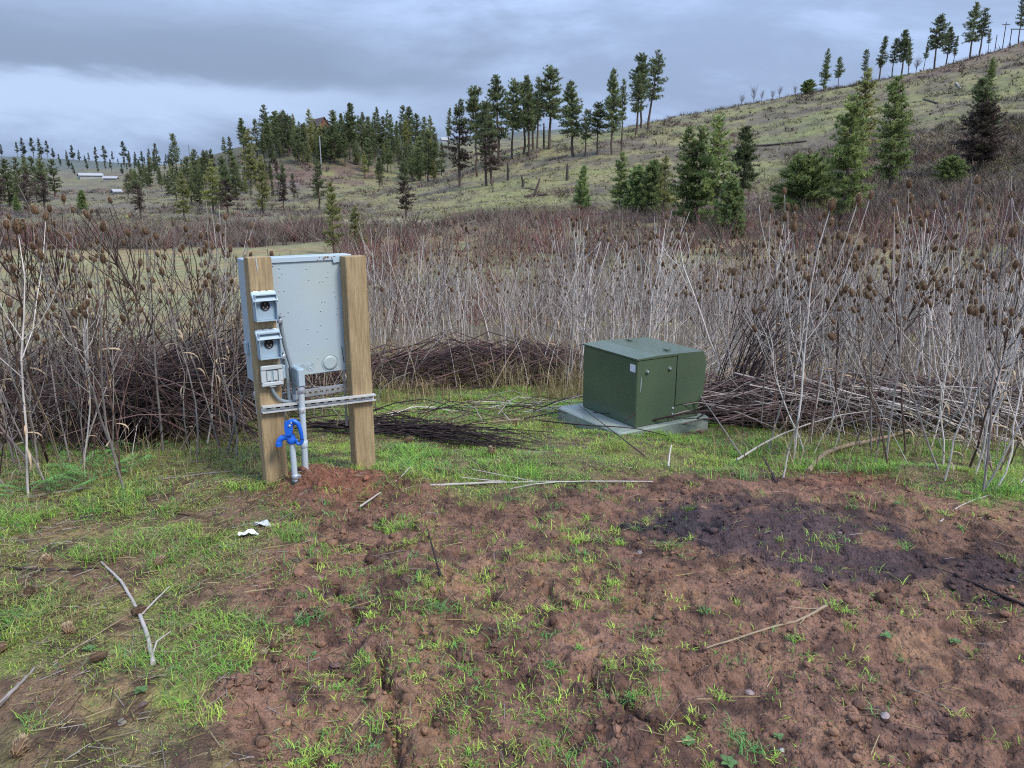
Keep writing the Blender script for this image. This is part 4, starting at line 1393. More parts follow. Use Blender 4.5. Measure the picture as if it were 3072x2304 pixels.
HEADS = [head_mesh(s) for s in range(4)]


def teasel_proto(seed, tone, branches=5, bushy=1.0):
    """plant about 1.6 m tall: stem mesh and a list of head frames"""
    g = np.random.default_rng(seed)
    Ht = 1.6
    mb = MB()
    z = np.linspace(0, 1, 8)
    off = np.cumsum(g.normal(0, 0.018, (8, 2)), 0)
    main = np.c_[off[:, 0], off[:, 1], z * Ht]
    r0 = g.uniform(0.0062, 0.0100)
    c0 = tone * g.uniform(0.9, 1.1)
    mb.tube(main, np.interp(z, [0, .7, 1], [r0, r0 * .6, r0 * .3]), 6, c0)

    def ax(f):
        return np.stack([np.interp(f, z, main[:, k]) for k in range(3)], -1)
    heads = []

    def head_at(p, d, s):
        heads.append((p, d / np.linalg.norm(d), s))
    top_d = main[-1] - main[-2]
    head_at(main[-1], top_d, g.uniform(1.0, 1.35))
    a0 = g.uniform(0, 6.28)
    fr = np.sort(g.uniform(0.36, 0.9, branches))
    for k, f in enumerate(fr):
        a0 += math.pi / 2 + g.normal(0, .2)
        p = ax(f)
        mb.lathe([(r0 * .75, -.004), (r0 * 1.15, 0), (r0 * .75, .004)], 6, p, col=c0 * .8)
        for s in (0, math.pi):
            if g.random() > 0.82 * bushy:
                continue
            a = a0 + s + g.normal(0, .15)
            ln = (1.04 - f) * Ht * g.uniform(0.55, 1.0) + .06
            out = g.uniform(0.30, 0.62)
            t = np.linspace(0, 1, 5)
            rr = ln * out * (t ** 0.75) * (1 - .15 * t)
            zz = ln * (0.55 * t + 0.42 * t ** 1.7)
            P = p + np.c_[rr * math.cos(a), rr * math.sin(a), zz] + np.cumsum(g.normal(0, .006, (5, 3)), 0) * (t[:, None] > 0)
            dk = c0 * g.uniform(0.65, 1.0)
            mb.tube(P, np.linspace(r0 * .42, 0.0020, 5), 5, dk)
            head_at(P[-1], P[-1] - P[-2], g.uniform(0.65, 1.1))
            if g.random() < 0.35:
                q = P[2]
                e = q + np.array([math.cos(a + 1), math.sin(a + 1), 1.3]) * ln * .25
                mb.tube([q, (q + e) / 2 + g.normal(0, .01, 3), e], [.0025, .002, .0016], 4, dk)
                head_at(e, e - q, g.uniform(0.5, 0.75))
    for _ in range(int(g.integers(2, 6))):            # shrivelled leaf scraps at the nodes
        f = g.uniform(0.08, 0.75)
        p = ax(f)
        a = g.uniform(0, 6.28)
        t = np.linspace(0, 1, 6)
        L_ = g.uniform(0.06, 0.17)
        P = p + np.c_[L_ * .6 * np.sin(t * 2) * math.cos(a), L_ * .6 * np.sin(t * 2) * math.sin(a), .02 * t - L_ * t ** 2 * g.uniform(.2, 1)]
        W = np.array([-math.sin(a), math.cos(a), .4]) * .006
        wt = np.sin(t * 2.6 + .4)[:, None]
        mb.add(np.vstack([P + W * wt, P - W * wt]), [(i, i + 1, 7 + i, 6 + i) for i in range(5)], TAN * .9)
    return mb.mesh('teasel_stem', M['stalk'], True), heads


PROTO = {'pale': [teasel_proto(100 + i, PALE if i % 3 else GREY, 3 + i % 4, .9) for i in range(9)], 'dark': [teasel_proto(140 + i, DARK if i % 2 else GREY * .7, 4 + i % 3) for i in range(6)]}


def place_teasel(x, y, ht, kind, label, group, g, tilt=0.10, hs=1.0, maxheads=9):
    me, heads = PROTO[kind][int(g.integers(len(PROTO[kind])))]
    o = obj('teasel_plant', me)
    s = ht / 1.6
    o.location = (x, y, float(H(x, y)) - .03)
    o.rotation_euler = (g.normal(0, tilt), g.normal(0, tilt), g.uniform(0, 6.28))
    o.scale = (s ** .5, s ** .5, s)
    tag(o, label, 'teasel', group)
    for p, d, k in heads[:maxheads]:
        h = obj('seed_head', HEADS[int(g.integers(4))], o)
        q = Vector((0, 0, 1)).rotation_difference(Vector(d))
        h.matrix_local = Matrix.Translation(Vector(p)) @ q.to_matrix().to_4x4() @ Matrix.Diagonal((k * hs / s ** .5, k * hs / s ** .5, k * hs / s, 1))
    return o


def blocked(x, y):
    """keep the stand clear of the transformer, the posts and the trodden patch between them"""
    px, py = proj(x, y, H(x, y, False))
    dt = np.hypot(x - 1.15, y - 5.95)
    return dt < 0.85


gt = np.random.default_rng(77)
cand = []


def zone(n, fx, kind, hrange, lab, grp):
    for _ in range(n):
        x, y = fx()
        cl = float(fbm(np.array(x * .9), np.array(y * .9), 210, 2))
        if blocked(x, y) or (cl < .40 and gt.random() < .7):
            continue
        cand.append((math.hypot(x, y), x, y, kind if gt.random() < (.95 if kind == 'dark' else .85) else ('dark' if kind == 'pale' else 'pale'), gt.uniform(*hrange) * (.72 + .5 * cl), lab, grp))


def polar(px0, px1, r0, r1):
    def f():
        px = gt.uniform(px0, px1)
        r = math.sqrt(gt.uniform(r0 * r0, r1 * r1))
        a = math.atan((px - 1536) * C_ / FPX)
        return r * math.sin(a), r * math.cos(a)
    return f


zone(50, polar(-160, 770, 5.1, 7.4), 'dark', (1.0, 1.8), 'dry teasel deep in the stand left of the posts', 'teasels left of the posts')
zone(4, polar(-160, 300, 4.7, 5.6), 'dark', (1.0, 1.7), 'dry teasel at the front edge of the stand left of the posts', 'front teasels left of the posts')
zone(48, polar(1080, 1760, 7.9, 13.5), 'pale', (1.1, 1.9), 'dry teasel behind the stalk heap between posts and transformer', 'teasels behind the stalk heap')
zone(80, polar(1700, 2250, 7.4, 11.5), 'pale', (1.1, 1.85), 'dry teasel in the thick stand behind the transformer', 'teasels behind the transformer')
zone(105, polar(2180, 3230, 5.0, 8.2), 'pale', (0.95, 1.8), 'dry teasel in the thick stand right of the transformer', 'teasels right of the transformer')
cand.sort(key=lambda c: c[0])
for r, x, y, kind, ht, lab, grp in cand[:292]:
    lab = '%s %s %s' % ('tall' if ht > 1.42 else ('short' if ht < 1.12 else 'middling'), 'pale' if kind == 'pale' else 'brown', lab)
    place_teasel(x, y, ht, kind, lab, grp, gt, 0.15, 0.84 if 'right' in lab else 0.76, 6 if r < 7.5 else 4)
# a few that stand out
for px, py, ht, kind, lab in [(95, 1500, 1.55, 'pale', 'thick pale teasel at the very front of the left stand'), (2985, 1320, 2.05, 'pale', 'tallest teasel, thick pale stalk near the right picture edge'),
                              (2365, 1370, 1.72, 'pale', 'straight pale teasel nearest the transformer on its right'), (2290, 1345, 1.6, 'pale', 'pale teasel leaning beside the straight one right of the transformer'),
                              (2650, 1385, 1.78, 'pale', 'thick pale teasel standing at the edge of the dark scorched soil'), (680, 1290, 1.5, 'dark', 'dark teasel standing directly behind the left post')]:
    P = hit(px, py)
    place_teasel(P[0], P[1], ht, kind, lab, 'teasels that stand out', gt, 0.05)


# the uncountable rest of the stand: one mass
def teasel_mass():
    g = np.random.default_rng(9)
    protos = []
    for s in range(8):
        mb = MB()
        q = np.random.default_rng(500 + s)
        tone = [PALE, GREY, np.array(srgb(122, 98, 90)), DARK * 1.3, PALE, GREY * .8, PALE * .85, PALE][s]
        top = np.array([q.normal(0, .08), q.normal(0, .08), 1.0])
        mb.tube([(0, 0, 0), top * .5 + q.normal(0, .015, 3), top], [.0052, .004, .002], 3, tone, cap=False)
        tips = [(top, .019)]
        for f in np.sort(q.uniform(.35, .9, 5)):
            for sgn in (0, 3.14):
                if q.random() < .3:
                    continue
                a = q.uniform(0, 6.28) + sgn
                p = top * f
                ln = (1.03 - f) * q.uniform(.5, .95) + .04
                e = p + np.array([math.cos(a) * ln * .42, math.sin(a) * ln * .42, ln * .9])
                mb.tube([p, p * .5 + e * .5 + np.array([math.cos(a), math.sin(a), -.3]) * ln * .07, e], [.0026, .002, .0013], 3, tone * q.uniform(.6, 1), cap=False)
                tips.append((e, q.uniform(.009, .015)))
        for p, k in tips:
            if q.random() < .35:
                continue
            core = np.array(srgb(118, 96, 78)) * q.uniform(.7, 1.2)
            th = np.arange(5) * 1.2566
            rg = np.c_[np.cos(th), np.sin(th)] * k * .62
            V = np.vstack([p, np.c_[rg + p[:2], np.full(5, p[2] + k * .7)], np.c_[rg * .8 + p[:2], np.full(5, p[2] + k * 1.9)], p + [0, 0, k * 2.6]])
            F3 = [(0, 1 + (i + 1) % 5, 1 + i) for i in range(5)] + [(11, 6 + i, 6 + (i + 1) % 5) for i in range(5)]
            mb.add(V, F3, core)
            mb.add(V[1:11], [(i, (i + 1) % 5, 5 + (i + 1) % 5, 5 + i) for i in range(5)], core)
        protos.append(mb)
    out = MB()
    pts = []
    for n, f, h in [(300, polar(2150, 3350, 7.6, 13.0), (.9, 1.55)), (460, polar(1560, 3350, 11.0, 20.0), (1.1, 1.9)), (160, polar(1080, 1700, 10, 17.0), (1.2, 1.9)), (40, polar(-300, 760, 6.0, 9.5), (.7, 1.25)), (50, polar(-300, 760, 9.0, 15.0), (.7, 1.25)), (70, polar(740, 1110, 6.4, 13.0), (.8, 1.4))]:
        for _ in range(n):
            x, y = f()
            cl = float(fbm(np.array(x * .55), np.array(y * .55), 211, 2))
            if cl > .40 or g.random() < .3:
                pts.append((x, y, g.uniform(*h) * (.70 + .58 * cl)))
    for x, y, ht in pts:
        mb = protos[int(g.integers(8))]
        a = g.uniform(0, 6.28)
        lx, ly = g.normal(0, .14, 2)
        R = np.array([[math.cos(a), -math.sin(a), lx], [math.sin(a), math.cos(a), ly], [0, 0, 1]])
        z = float(H(x, y, False))
        tone = g.uniform(.75, 1.15)
        if not hasattr(mb, 'cache'):
            q3 = [f for f in mb.f if f.shape[1] == 3]
            q4 = [f for f in mb.f if f.shape[1] == 4]
            mb.cache = (np.vstack(mb.v), np.vstack(q3), np.vstack(q4), np.vstack(mb.c))
        V, T3, T4, Cc = mb.cache
        W = (V * [ht * .9, ht * .9, ht]) @ R.T + [x, y, z - .02]
        n0 = out.n
        out.add(W, T4, Cc * tone)
        out.f.append(T3 + n0)
        out.m.append(np.zeros(len(T3), np.int32))
    # broken and leaning bare stems tangled through the stand
    for n, f, tones in [(340, polar(2150, 3300, 5.3, 9.0), [PALE, GREY * .8, DARK, np.array(srgb(110, 86, 78))]), (300, polar(-250, 770, 5.3, 8.0), [GREY * .8, DARK, DARK, np.array(srgb(104, 80, 74)), TAN * .8]), (160, polar(1700, 2250, 7.4, 10), [PALE, GREY]), (120, polar(740, 1110, 5.6, 9.0), [GREY, DARK, TAN * .8]), (110, polar(1080, 1750, 7.6, 11), [PALE, TAN, GREY])]:
        for _ in range(n):
            x, y = f()
            if blocked(x, y):
                continue
            ln = g.uniform(.35, 1.35)
            a = g.uniform(0, 6.28)
            k = abs(g.normal(0, .5))
            P0 = np.array([x, y, float(H(x, y, False)) + g.uniform(0, .12)])
            d = np.array([math.cos(a) * k, math.sin(a) * k, 1.0])
            d /= np.linalg.norm(d)
            t = np.linspace(0, 1, 4)[:, None]
            P = P0 + d * t * ln + np.array([math.cos(a), math.sin(a), -.8]) * (t ** 2) * g.uniform(0, .18)
            out.tube(P, np.linspace(1, .45, 4) * g.uniform(.002, .0055), 3, tones[int(g.integers(len(tones)))] * g.uniform(.75, 1.1), cap=False)
    o = out.build('teasel_thicket', M['stalkpile'], smooth=True)
    tag(o, 'dense mass of dry teasel stalks and heads filling the ground behind', 'teasels', kind='stuff')


teasel_mass()


# ------------------------------------------------------------------ heaps of cut stalks
def heap(name, label, A, B, n, height, depth, tones, seed, length=(0.9, 1.7), arc=0.05, rise=0.0, rad=(0.003, 0.0065), spread=0.10):
    g = np.random.default_rng(seed)
    A, B = np.array(A[:2]), np.array(B[:2])
    u = B - A
    L_ = np.hypot(*u)
    u /= L_
    nrm = np.array([-u[1], u[0]])
    mb = MB()
    c0 = (A + B) / 2
    z0 = float(H(*c0))
    for i in range(n):
        s = g.uniform(-.08, 1.08) * L_
        w = g.normal(0, depth * .45)
        hmax = height * math.exp(-(w / depth) ** 2) * (0.55 + 0.45 * math.sin(np.clip(s / L_, 0.05, .95) * math.pi))
        hz_ = g.uniform(0, 1) ** .8 * hmax + .01
        ln = g.uniform(*length)
        a = g.normal(0, spread)
        d = u * math.cos(a) + nrm * math.sin(a)
        t = np.linspace(-.5, .5, 5)
        P2 = A + u * s + nrm * w + np.outer(t * ln, d) + np.outer(np.cos(t * 3.1) * arc * g.normal(0, 1), nrm)
        gzz = H(P2[:, 0], P2[:, 1], False)
        zz = gzz + hz_ * (1 - .5 * np.abs(t) * 2) + t * ln * (g.normal(0, .05) + rise) + .012
        zz += arc * g.normal(.4, .7) * np.cos(t * 3.1)
        zz = np.maximum(zz, gzz + .006)
        col = tones[int(g.integers(len(tones)))] * g.uniform(.6, 1.3)
        r0 = g.uniform(*rad)
        mb.tube(np.c_[P2 - c0, zz - z0], np.linspace(r0, r0 * .45, 5), 4, col, cap=False)
        if g.random() < .25:
            k = int(g.integers(1, 4))
            p = np.r_[P2[k] - c0, zz[k] - z0]
            e = p + np.r_[d * .22, .08] + g.normal(0, .05, 3)
            mb.tube([p, (p + e) / 2, e], [r0 * .5, r0 * .4, r0 * .25], 3, col, cap=False)
    o = mb.build(name, M['stalkpile'], smooth=True)
    o.location = (c0[0], c0[1], z0)
    tag(o, label, 'stalk heap', 'heaps of cut stalks', 'stuff')
    return o


DK = [.85 * q for q in [np.array(srgb(62, 50, 50)), np.array(srgb(84, 68, 68)), np.array(srgb(52, 44, 44)), np.array(srgb(104, 86, 84)), np.array(srgb(140, 128, 122))]]
MIX = DK + [np.array(srgb(150, 140, 134)), np.array(srgb(170, 158, 148))]
heap('stalk_heap', 'long low heap of dark cut stalks between the posts and the transformer', hit(1030, 1165), hit(1800, 1140), 800, .50, .40, DK[:4] + [np.array(srgb(108, 82, 80)), np.array(srgb(96, 72, 70))], 1, rad=(.0025, .009), spread=.28, arc=.10)
heap('stalk_heap', 'small flat heap of blackish stalks in the grass behind the right-hand post', hit(1060, 1300), hit(1420, 1330), 110, .12, .14, DK[:3], 2, (0.7, 1.3), spread=.12)
heap('stalk_heap', 'dark tangled heap of stalks under the left teasels', hit(-150, 1280), hit(760, 1250), 800, .62, .5, DK, 3, rad=(.0035, .0075), spread=.2, arc=.08)
def arch(label, base, dirn, n, length, tones, seed, rad=(.0035, .008), fan=.16, spread=(.25, .15), droop=.5):
    """stalks rooted together that lean over and arch, tips hanging"""
    g = np.random.default_rng(seed)
    mb = MB()
    z0 = float(H(base[0], base[1]))
    for _ in range(n):
        o0 = np.array([g.normal(0, spread[0]), g.normal(0, spread[1]), g.uniform(0, .12)])
        az = math.atan2(dirn[1], dirn[0]) + g.normal(0, fan)
        up = dirn[2] * g.uniform(.7, 1.25)
        ln = g.uniform(*length)
        t = np.linspace(0, 1, 7)
        hz_ = ln * (t * math.cos(up) + .12 * t ** 2)
        zz = ln * (t * math.sin(up) - droop * g.uniform(.5, 1.3) * t ** 2.4 * math.sin(up))
        P = o0 + np.c_[hz_ * math.cos(az), hz_ * math.sin(az), zz] + np.cumsum(g.normal(0, .007, (7, 3)), 0)
        r0 = g.uniform(*rad)
        col = tones[int(g.integers(len(tones)))] * g.uniform(.7, 1.25)
        mb.tube(P, np.linspace(r0, r0 * .35, 7), 4, col, cap=False)
        for _k in range(int(g.integers(0, 4))):
            q = P[int(g.integers(2, 6))]
            e = q + g.normal(0, .10, 3) + np.array([math.cos(az), math.sin(az), .4]) * .14
            mb.tube([q, (q + e) / 2 + g.normal(0, .01, 3), e], [r0 * .45, r0 * .35, r0 * .2], 3, col, cap=False)
    o = mb.build('stalk_heap', M['stalkpile'], smooth=True)
    o.location = (base[0], base[1], z0)
    tag(o, label, 'stalk heap', 'heaps of cut stalks', 'stuff')


RB = [np.array(srgb(112, 90, 86)) * .95, np.array(srgb(74, 58, 56)) * .9, np.array(srgb(118, 98, 94)) * .9, np.array(srgb(150, 138, 132)) * .9]
arch('dark arching bundle of stalks bending rightward in the left stand', hit(300, 1335), (1, .1, .85), 140, (1.1, 1.7), DK[:4], 41, fan=.2, spread=(.20, .12))
arch('reddish arching stalks bending rightward behind the dark bundle', hit(40, 1320), (1, .2, .8), 90, (1.0, 1.7), RB, 42, fan=.5, spread=(.4, .2))
arch('tangled dark stalks bending leftward beside the left-hand post', hit(690, 1310), (-1, .1, .7), 80, (.8, 1.5), DK[:4] + RB, 43, fan=.5, spread=(.25, .2))
arch('brown arching stalks at the far left of the left stand', hit(-60, 1300), (.7, .1, 1.05), 100, (1.0, 1.7), RB + DK[:3], 47, fan=.7, spread=(.35, .2), droop=.35)
arch('brown upright arching stalks in the middle of the left stand', hit(450, 1255), (.4, .1, 1.2), 110, (1.0, 1.7), RB[:3] + DK[:3], 48, fan=1.4, spread=(.45, .25), droop=.3)
arch('pale fine stalks drooping to the grass left of the posts', hit(470, 1290), (.8, -.5, .75), 40, (.9, 1.4), [PALE * .8, GREY * .8], 44, rad=(.003, .006), fan=.6, spread=(.3, .15), droop=.95)
arch('dark leaning stalks in the stand beside the transformer hood', hit(2190, 1250), (.3, .1, 1.15), 60, (.9, 1.5), DK[:3], 45, fan=.4, spread=(.07, .1), droop=.2)
arch('reddish arching stalks above the long heap near the transformer', hit(1600, 1120), (-.6, .1, .6), 50, (.9, 1.5), RB, 46, fan=1.2, spread=(.5, .2), droop=.6)
heap('stalk_heap', 'dark bundle of stalks leaning up to the right in the left stand', hit(330, 1300), hit(600, 1290), 150, .40, .18, DK[:3], 4, (1.2, 1.8), .12, .70, (0.005, 0.010), .10)
heap('stalk_heap', 'wide heap of dark flattened stalks under the right teasels', hit(2120, 1265), hit(3200, 1290), 900, .42, .42, DK + RB, 5, (.8, 1.8), rad=(.0025, .009), spread=.28, arc=.10)
heap('stalk_heap', 'pale slanting stalks leaning against the stand behind the transformer', hit(1980, 1160), hit(2260, 1170), 70, .3, .3, [PALE, GREY, TAN], 6, (1.0, 1.6), .05, .75, (0.004, 0.008), .14)
heap('stalk_heap', 'pale fallen stalks slanting down across the right-hand heap', hit(2480, 1280), hit(3150, 1330), 90, .45, .3, [PALE, GREY, GREY * .7], 7, (0.9, 1.7), .05, -.35, (0.004, 0.009), .3)
heap('stalk_heap', 'thin loose tangle of pale broken stalks in the grass beside the transformer pad', hit(1230, 1280), hit(1720, 1230), 42, .16, .35, [PALE * .8, TAN * .7, DK[1], DK[0]], 8, (0.5, 1.2), .08, 0, (0.003, 0.006), .8)


# ------------------------------------------------------------------ single fallen stalks and sticks
def stick(pts, rad, tone, label, lift=None, twigs=(), name='fallen_stalk', group='single fallen stalks'):
    g = np.random.default_rng(abs(int(pts[0][0])) + 13 + int(pts[0][1]))
    W = []
    for i, (px, py) in enumerate(pts):
        p = hit(px, py)
        if lift and lift[i]:
            # the point floats lift[i] metres above the ground: nearer along the same sight line
            d = ray(px, py)
            P0 = np.array([0, 0, EYE])
            t1 = (p - P0) @ d / (d @ d)
            for _ in range(12):
                q = P0 + d * t1
                t1 += -(q[2] - float(H(q[0], q[1])) - lift[i]) / d[2] * -1 * 0.8 if False else 0
                over = q[2] - float(H(q[0], q[1], False)) - lift[i]
                t1 += over / abs(d[2]) * .8
            p = P0 + d * t1
        else:
            p = p + [0, 0, rad * .8]
        W.append(p)
    W = np.array(W)
    o0 = W.mean(0)
    path = spline(W - o0, 6)
    path += g.normal(0, rad * .12, path.shape)
    tone = np.asarray(tone) * .72
    mb = MB().tube(path, np.linspace(rad, rad * .5, len(path)), 7, np.asarray(tone) * g.uniform(.9, 1.1))
    for (k, dx, dy, dz, r) in twigs:
        p = path[min(k, len(path) - 1)]
        e = p + np.array([dx, dy, dz])
        mb.tube([p, (p + e) / 2 + g.normal(0, .008, 3), e], [r, r * .8, r * .5], 5, np.asarray(tone) * .95)
    o = mb.build(name, M['stalkpile'], smooth=True)
    o.location = o0
    tag(o, label, 'stalk', group)


stick([(1290, 1462), (1500, 1456), (1680, 1450), (1960, 1447)], .0075, PALE, 'long pale forked stalk lying across the grass before the transformer', None, [(8, -.35, -.02, .04, .004), (10, -.4, .08, .05, .004), (12, -.30, -.16, .02, .004)])
stick([(2425, 1412), (2500, 1350), (2700, 1300), (2850, 1258), (2960, 1245)], .019, TAN * .95, 'thick bent grey-brown branch rising from the soil into the right heap', [0, .02, .05, .07, .09])
stick([(2490, 1825), (2400, 1862), (2300, 1890), (2120, 1950)], .0068, TAN, 'forked dry twig lying on the bare soil', None, [(5, -.03, -.10, .01, .004), (9, .06, .10, .015, .003), (2, -.14, -.02, .02, .004)])
stick([(462, 2004), (430, 1875), (372, 1762), (305, 1690)], .0098, PALE * .95, 'pale forked stalk lying in the short grass on the left', None, [(7, .05, .17, .04, .005), (1, .03, .10, .04, .004)])
stick([(-30, 1512), (300, 1462), (560, 1430), (800, 1402)], .0085, GREY * .85, 'long grey stalk lying across the grass left of the posts')
stick([(3090, 1818), (2950, 1765), (2805, 1705)], .0075, DK[2], 'dark wet stick at the right edge of the scorched soil')
stick([(240, 1560), (400, 1532), (570, 1548)], .0080, DK[0], 'dark bent stick in the grass left of the posts')
stick([(1622, 1262), (1740, 1274), (1900, 1285), (2005, 1308)], .0060, DK[0], 'dark stalk lying along the front of the transformer pad', [.03, .10, .09, .03])
stick([(2228, 1372), (2110, 1200), (1990, 1040)], .0052, GREY * .9, 'thin stalk leaning up across the transformer hood', [.01, .26, .56], [(5, .03, 0, .16, .002), (7, .06, 0, .24, .002)])
stick([(1940, 1372), (1840, 1295), (1736, 1215)], .0048, DK[1], 'thin dark stalk slanting across the corner of the transformer pad', [.01, .12, .14])
stick([(1322, 1735), (1305, 1670), (1283, 1588)], .0062, DK[0], 'short dark stick stuck in the loose soil', [0, .07, .15])
stick([(2005, 1402), (2008, 1372), (2014, 1335)], .0075, PALE, 'short pale stub standing in the grass before the transformer', [0, .05, .10])
stick([(1080, 1520), (1180, 1450), (1232, 1400)], .0055, PALE * .9, 'pale thin stalk lying over the soil mound at the posts', [.01, .03, .08])
stick([(2350, 1440), (2370, 1340), (2420, 1200)], .006, GREY, 'slender grey stalk leaning out of the front of the right stand', [0, .18, .5])
stick([(-20, 1702), (150, 1715), (300, 1708)], .006, DK[0], 'thin dark stalk lying in the grass at the left edge')
stick([(-20, 1775), (90, 1800), (178, 1828)], .0065, DK[1], 'dark curved stick in the grass at the left edge')
stick([(160, 2000), (270, 1920), (380, 1850)], .0042, TAN, 'thin straw stalk lying beside the pale forked one')
stick([(-10, 2130), (60, 2070), (105, 2015)], .0085, GREY, 'bundle-like grey stalk at the lower left picture edge', None, [(3, .02, -.12, .01, .006)])
stick([(2820, 1565), (2900, 1510), (3060, 1465)], .0042, PALE, 'thin pale curved stalk on the soil at the right edge')
stick([(2210, 1380), (2330, 1310), (2480, 1255), (2620, 1230)], .008, PALE, 'pale stalk slanting from the grass into the right heap', [.02, .10, .18, .22])
stick([(2330, 1450), (2305, 1400), (2290, 1370)], .0085, DK[1], 'short dark root end at the edge of the right-hand soil', [0, .03, .05])

# ------------------------------------------------------------------ scrub on slopes, brush in the valley (uncountable)
def scrub():
    g = np.random.default_rng(21)
    V, Cc = [], []

    def clump(P, n, h, w, cols, thin):
        c = cols[int(g.integers(len(cols)))] * g.uniform(.62, 1.08)
        a = g.uniform(0, 6.28, n)
        rr = np.sqrt(g.uniform(0, 1, n)) * w * .5
        b = P + np.c_[rr * np.cos(a), rr * np.sin(a), -.05 + 0 * a]
        sp = g.normal(0, .6, (n, 2)) * w + np.c_[np.cos(a), np.sin(a)] * w * .25
        tip = b + np.c_[sp, h * g.uniform(.45, 1.1, n)]
        ww = thin * g.uniform(.6, 1.4, n)
        t = np.c_[np.cos(a + 1.3) * ww, np.sin(a + 1.3) * ww, 0 * a]
        V.append(np.stack([b - t, b + t, tip], 1).reshape(-1, 3))
        Cc.append(np.repeat(c * g.uniform(.75, 1.25, (n, 1)), 3, 0))

    red = [np.array(srgb(124, 86, 84)), np.array(srgb(134, 102, 98)), np.array(srgb(108, 78, 76)), np.array(srgb(126, 112, 104))]
    grey = [np.array(srgb(138, 130, 116)), np.array(srgb(118, 110, 104)), np.array(srgb(104, 98, 94)), np.array(srgb(128, 116, 106)), np.array(srgb(90, 84, 78))]
    olive = [np.array(srgb(150, 146, 98)), np.array(srgb(120, 120, 90)), np.array(srgb(156, 150, 118)), np.array(srgb(104, 98, 84))]
    # brush belt on the valley floor
    n = 1700
    px = g.uniform(-150, 3250, n)
    a = np.arctan((px - 1536) * C_ / FPX)
    lo_, hi_ = np.where(px < 1000, 72, np.where(px > 1150, 26, 45)), np.where(px < 1000, 100, np.where(px > 1150, 80, 85))
    rr_ = g.uniform(0, 1, n) * (hi_ - lo_) + lo_
    X, Y = rr_ * np.sin(a), rr_ * np.cos(a)
    Z = H(X, Y)
    for x, y, z, r in zip(X, Y, Z, rr_):
        clump(np.array([x, y, z]), 26, g.uniform(1.0, 2.3) * (1.25 if r < 60 else 1), g.uniform(1.0, 2.2), red if g.random() < (.7 if r < 62 else .35) else grey, .022 * r / 50)
    # slopes: tussocks and low shrubs
    n = 11000
    px = np.concatenate([g.uniform(-100, 3200, 8500), g.uniform(2350, 3250, 2500)])
    a = np.arctan((px - 1536) * C_ / FPX)
    rr_ = np.exp(np.concatenate([g.uniform(math.log(78), math.log(270), 8500), g.uniform(math.log(66), math.log(135), 2500)]))
    X, Y = rr_ * np.sin(a), rr_ * np.cos(a)
    Z = H(X, Y)
    PT = fbm(X / 18, Y / 12, 120, 3)
    PT[8500:] = .6
    for x, y, z, r, patch in zip(X, Y, Z, rr_, PT):
        sh = patch > .50
        P = np.array([x, y, z])
        if sh:
            clump(P, 16, g.uniform(.5, 1.3), g.uniform(.9, 2.4), (olive if r < 130 and g.random() < .3 else grey) if g.random() < .85 else red, .05 * r / 130)
        else:
            clump(P, 9, g.uniform(.25, .6), g.uniform(.5, 1.4), olive if g.random() < .75 else grey, .06 * r / 130)
    V, Cc = np.vstack(V), np.vstack(Cc)
    o = MB().add(V, np.arange(len(V)).reshape(-1, 3), Cc).build('hillside_scrub', M['scrub'])
    tag(o, 'leafless reddish and grey scrub on the valley floor and slopes', 'scrub', kind='stuff')


scrub()


# ------------------------------------------------------------------ grass
def cover(px, py, x, y):
    s = bare_soil(x, y)
    g = 1 - s
    low = 0.75 + 0.25 * sstep(py, 2150, 1750)
    patch = fbm(x * 4.5, y * 4.5, 140, 3)
    scat = 0.20 * sstep(px, 2250, 1500) * sstep(px, 650, 820) * sstep(patch, .50, .66) + 0.04 * sstep(patch, .56, .66)
    clear = np.exp(-(((px - 1000) / 180) ** 2 + ((py - 1450) / 50) ** 2))
    return np.clip(g * low * np.where(py > 1480, 0.14 + 1.0 * sstep(patch, .42, .6), 0.4 + 1.0 * sstep(patch, .36, .58)) + s * scat, 0, 1) * (1 - .9 * clear * s)


GCOL = [np.array([1.38, 1.4, 1.05]) * q for q in [np.array(srgb(122, 158, 72)), np.array(srgb(96, 136, 66)), np.array(srgb(84, 128, 80)), np.array(srgb(148, 172, 84)), np.array(srgb(118, 136, 70))]]
DCOL = [.8 * q for q in [np.array(srgb(176, 158, 112)), np.array(srgb(150, 128, 92)), np.array(srgb(190, 178, 136)), np.array(srgb(120, 98, 74))]]


def blades(base, h, w, lean, cols, g, droop=0.5):
    """curved two-segment blades, 3 triangles each"""
    n = len(base)
    a = g.uniform(0, 2 * math.pi, n)
    d = np.c_[np.cos(a), np.sin(a), 0 * a]
    t = np.c_[-np.sin(a), np.cos(a), 0 * a] * w[:, None] * .5
    l = (h * lean)[:, None]
    mid = base + d * l * .4 + np.c_[0 * a, 0 * a, h * .62]
    tip = base + d * l * (1.0 + droop * .3) + np.c_[0 * a, 0 * a, h * (1 - droop * .35)]
    V = np.stack([base - t, base + t, mid - t * .75, mid + t * .75, tip], 1).reshape(-1, 3)
    k = np.arange(n)[:, None] * 5
    F = np.concatenate([k + [0, 1, 3], k + [0, 3, 2], k + [2, 3, 4]])
    return V, F, np.repeat(cols, 5, 0)


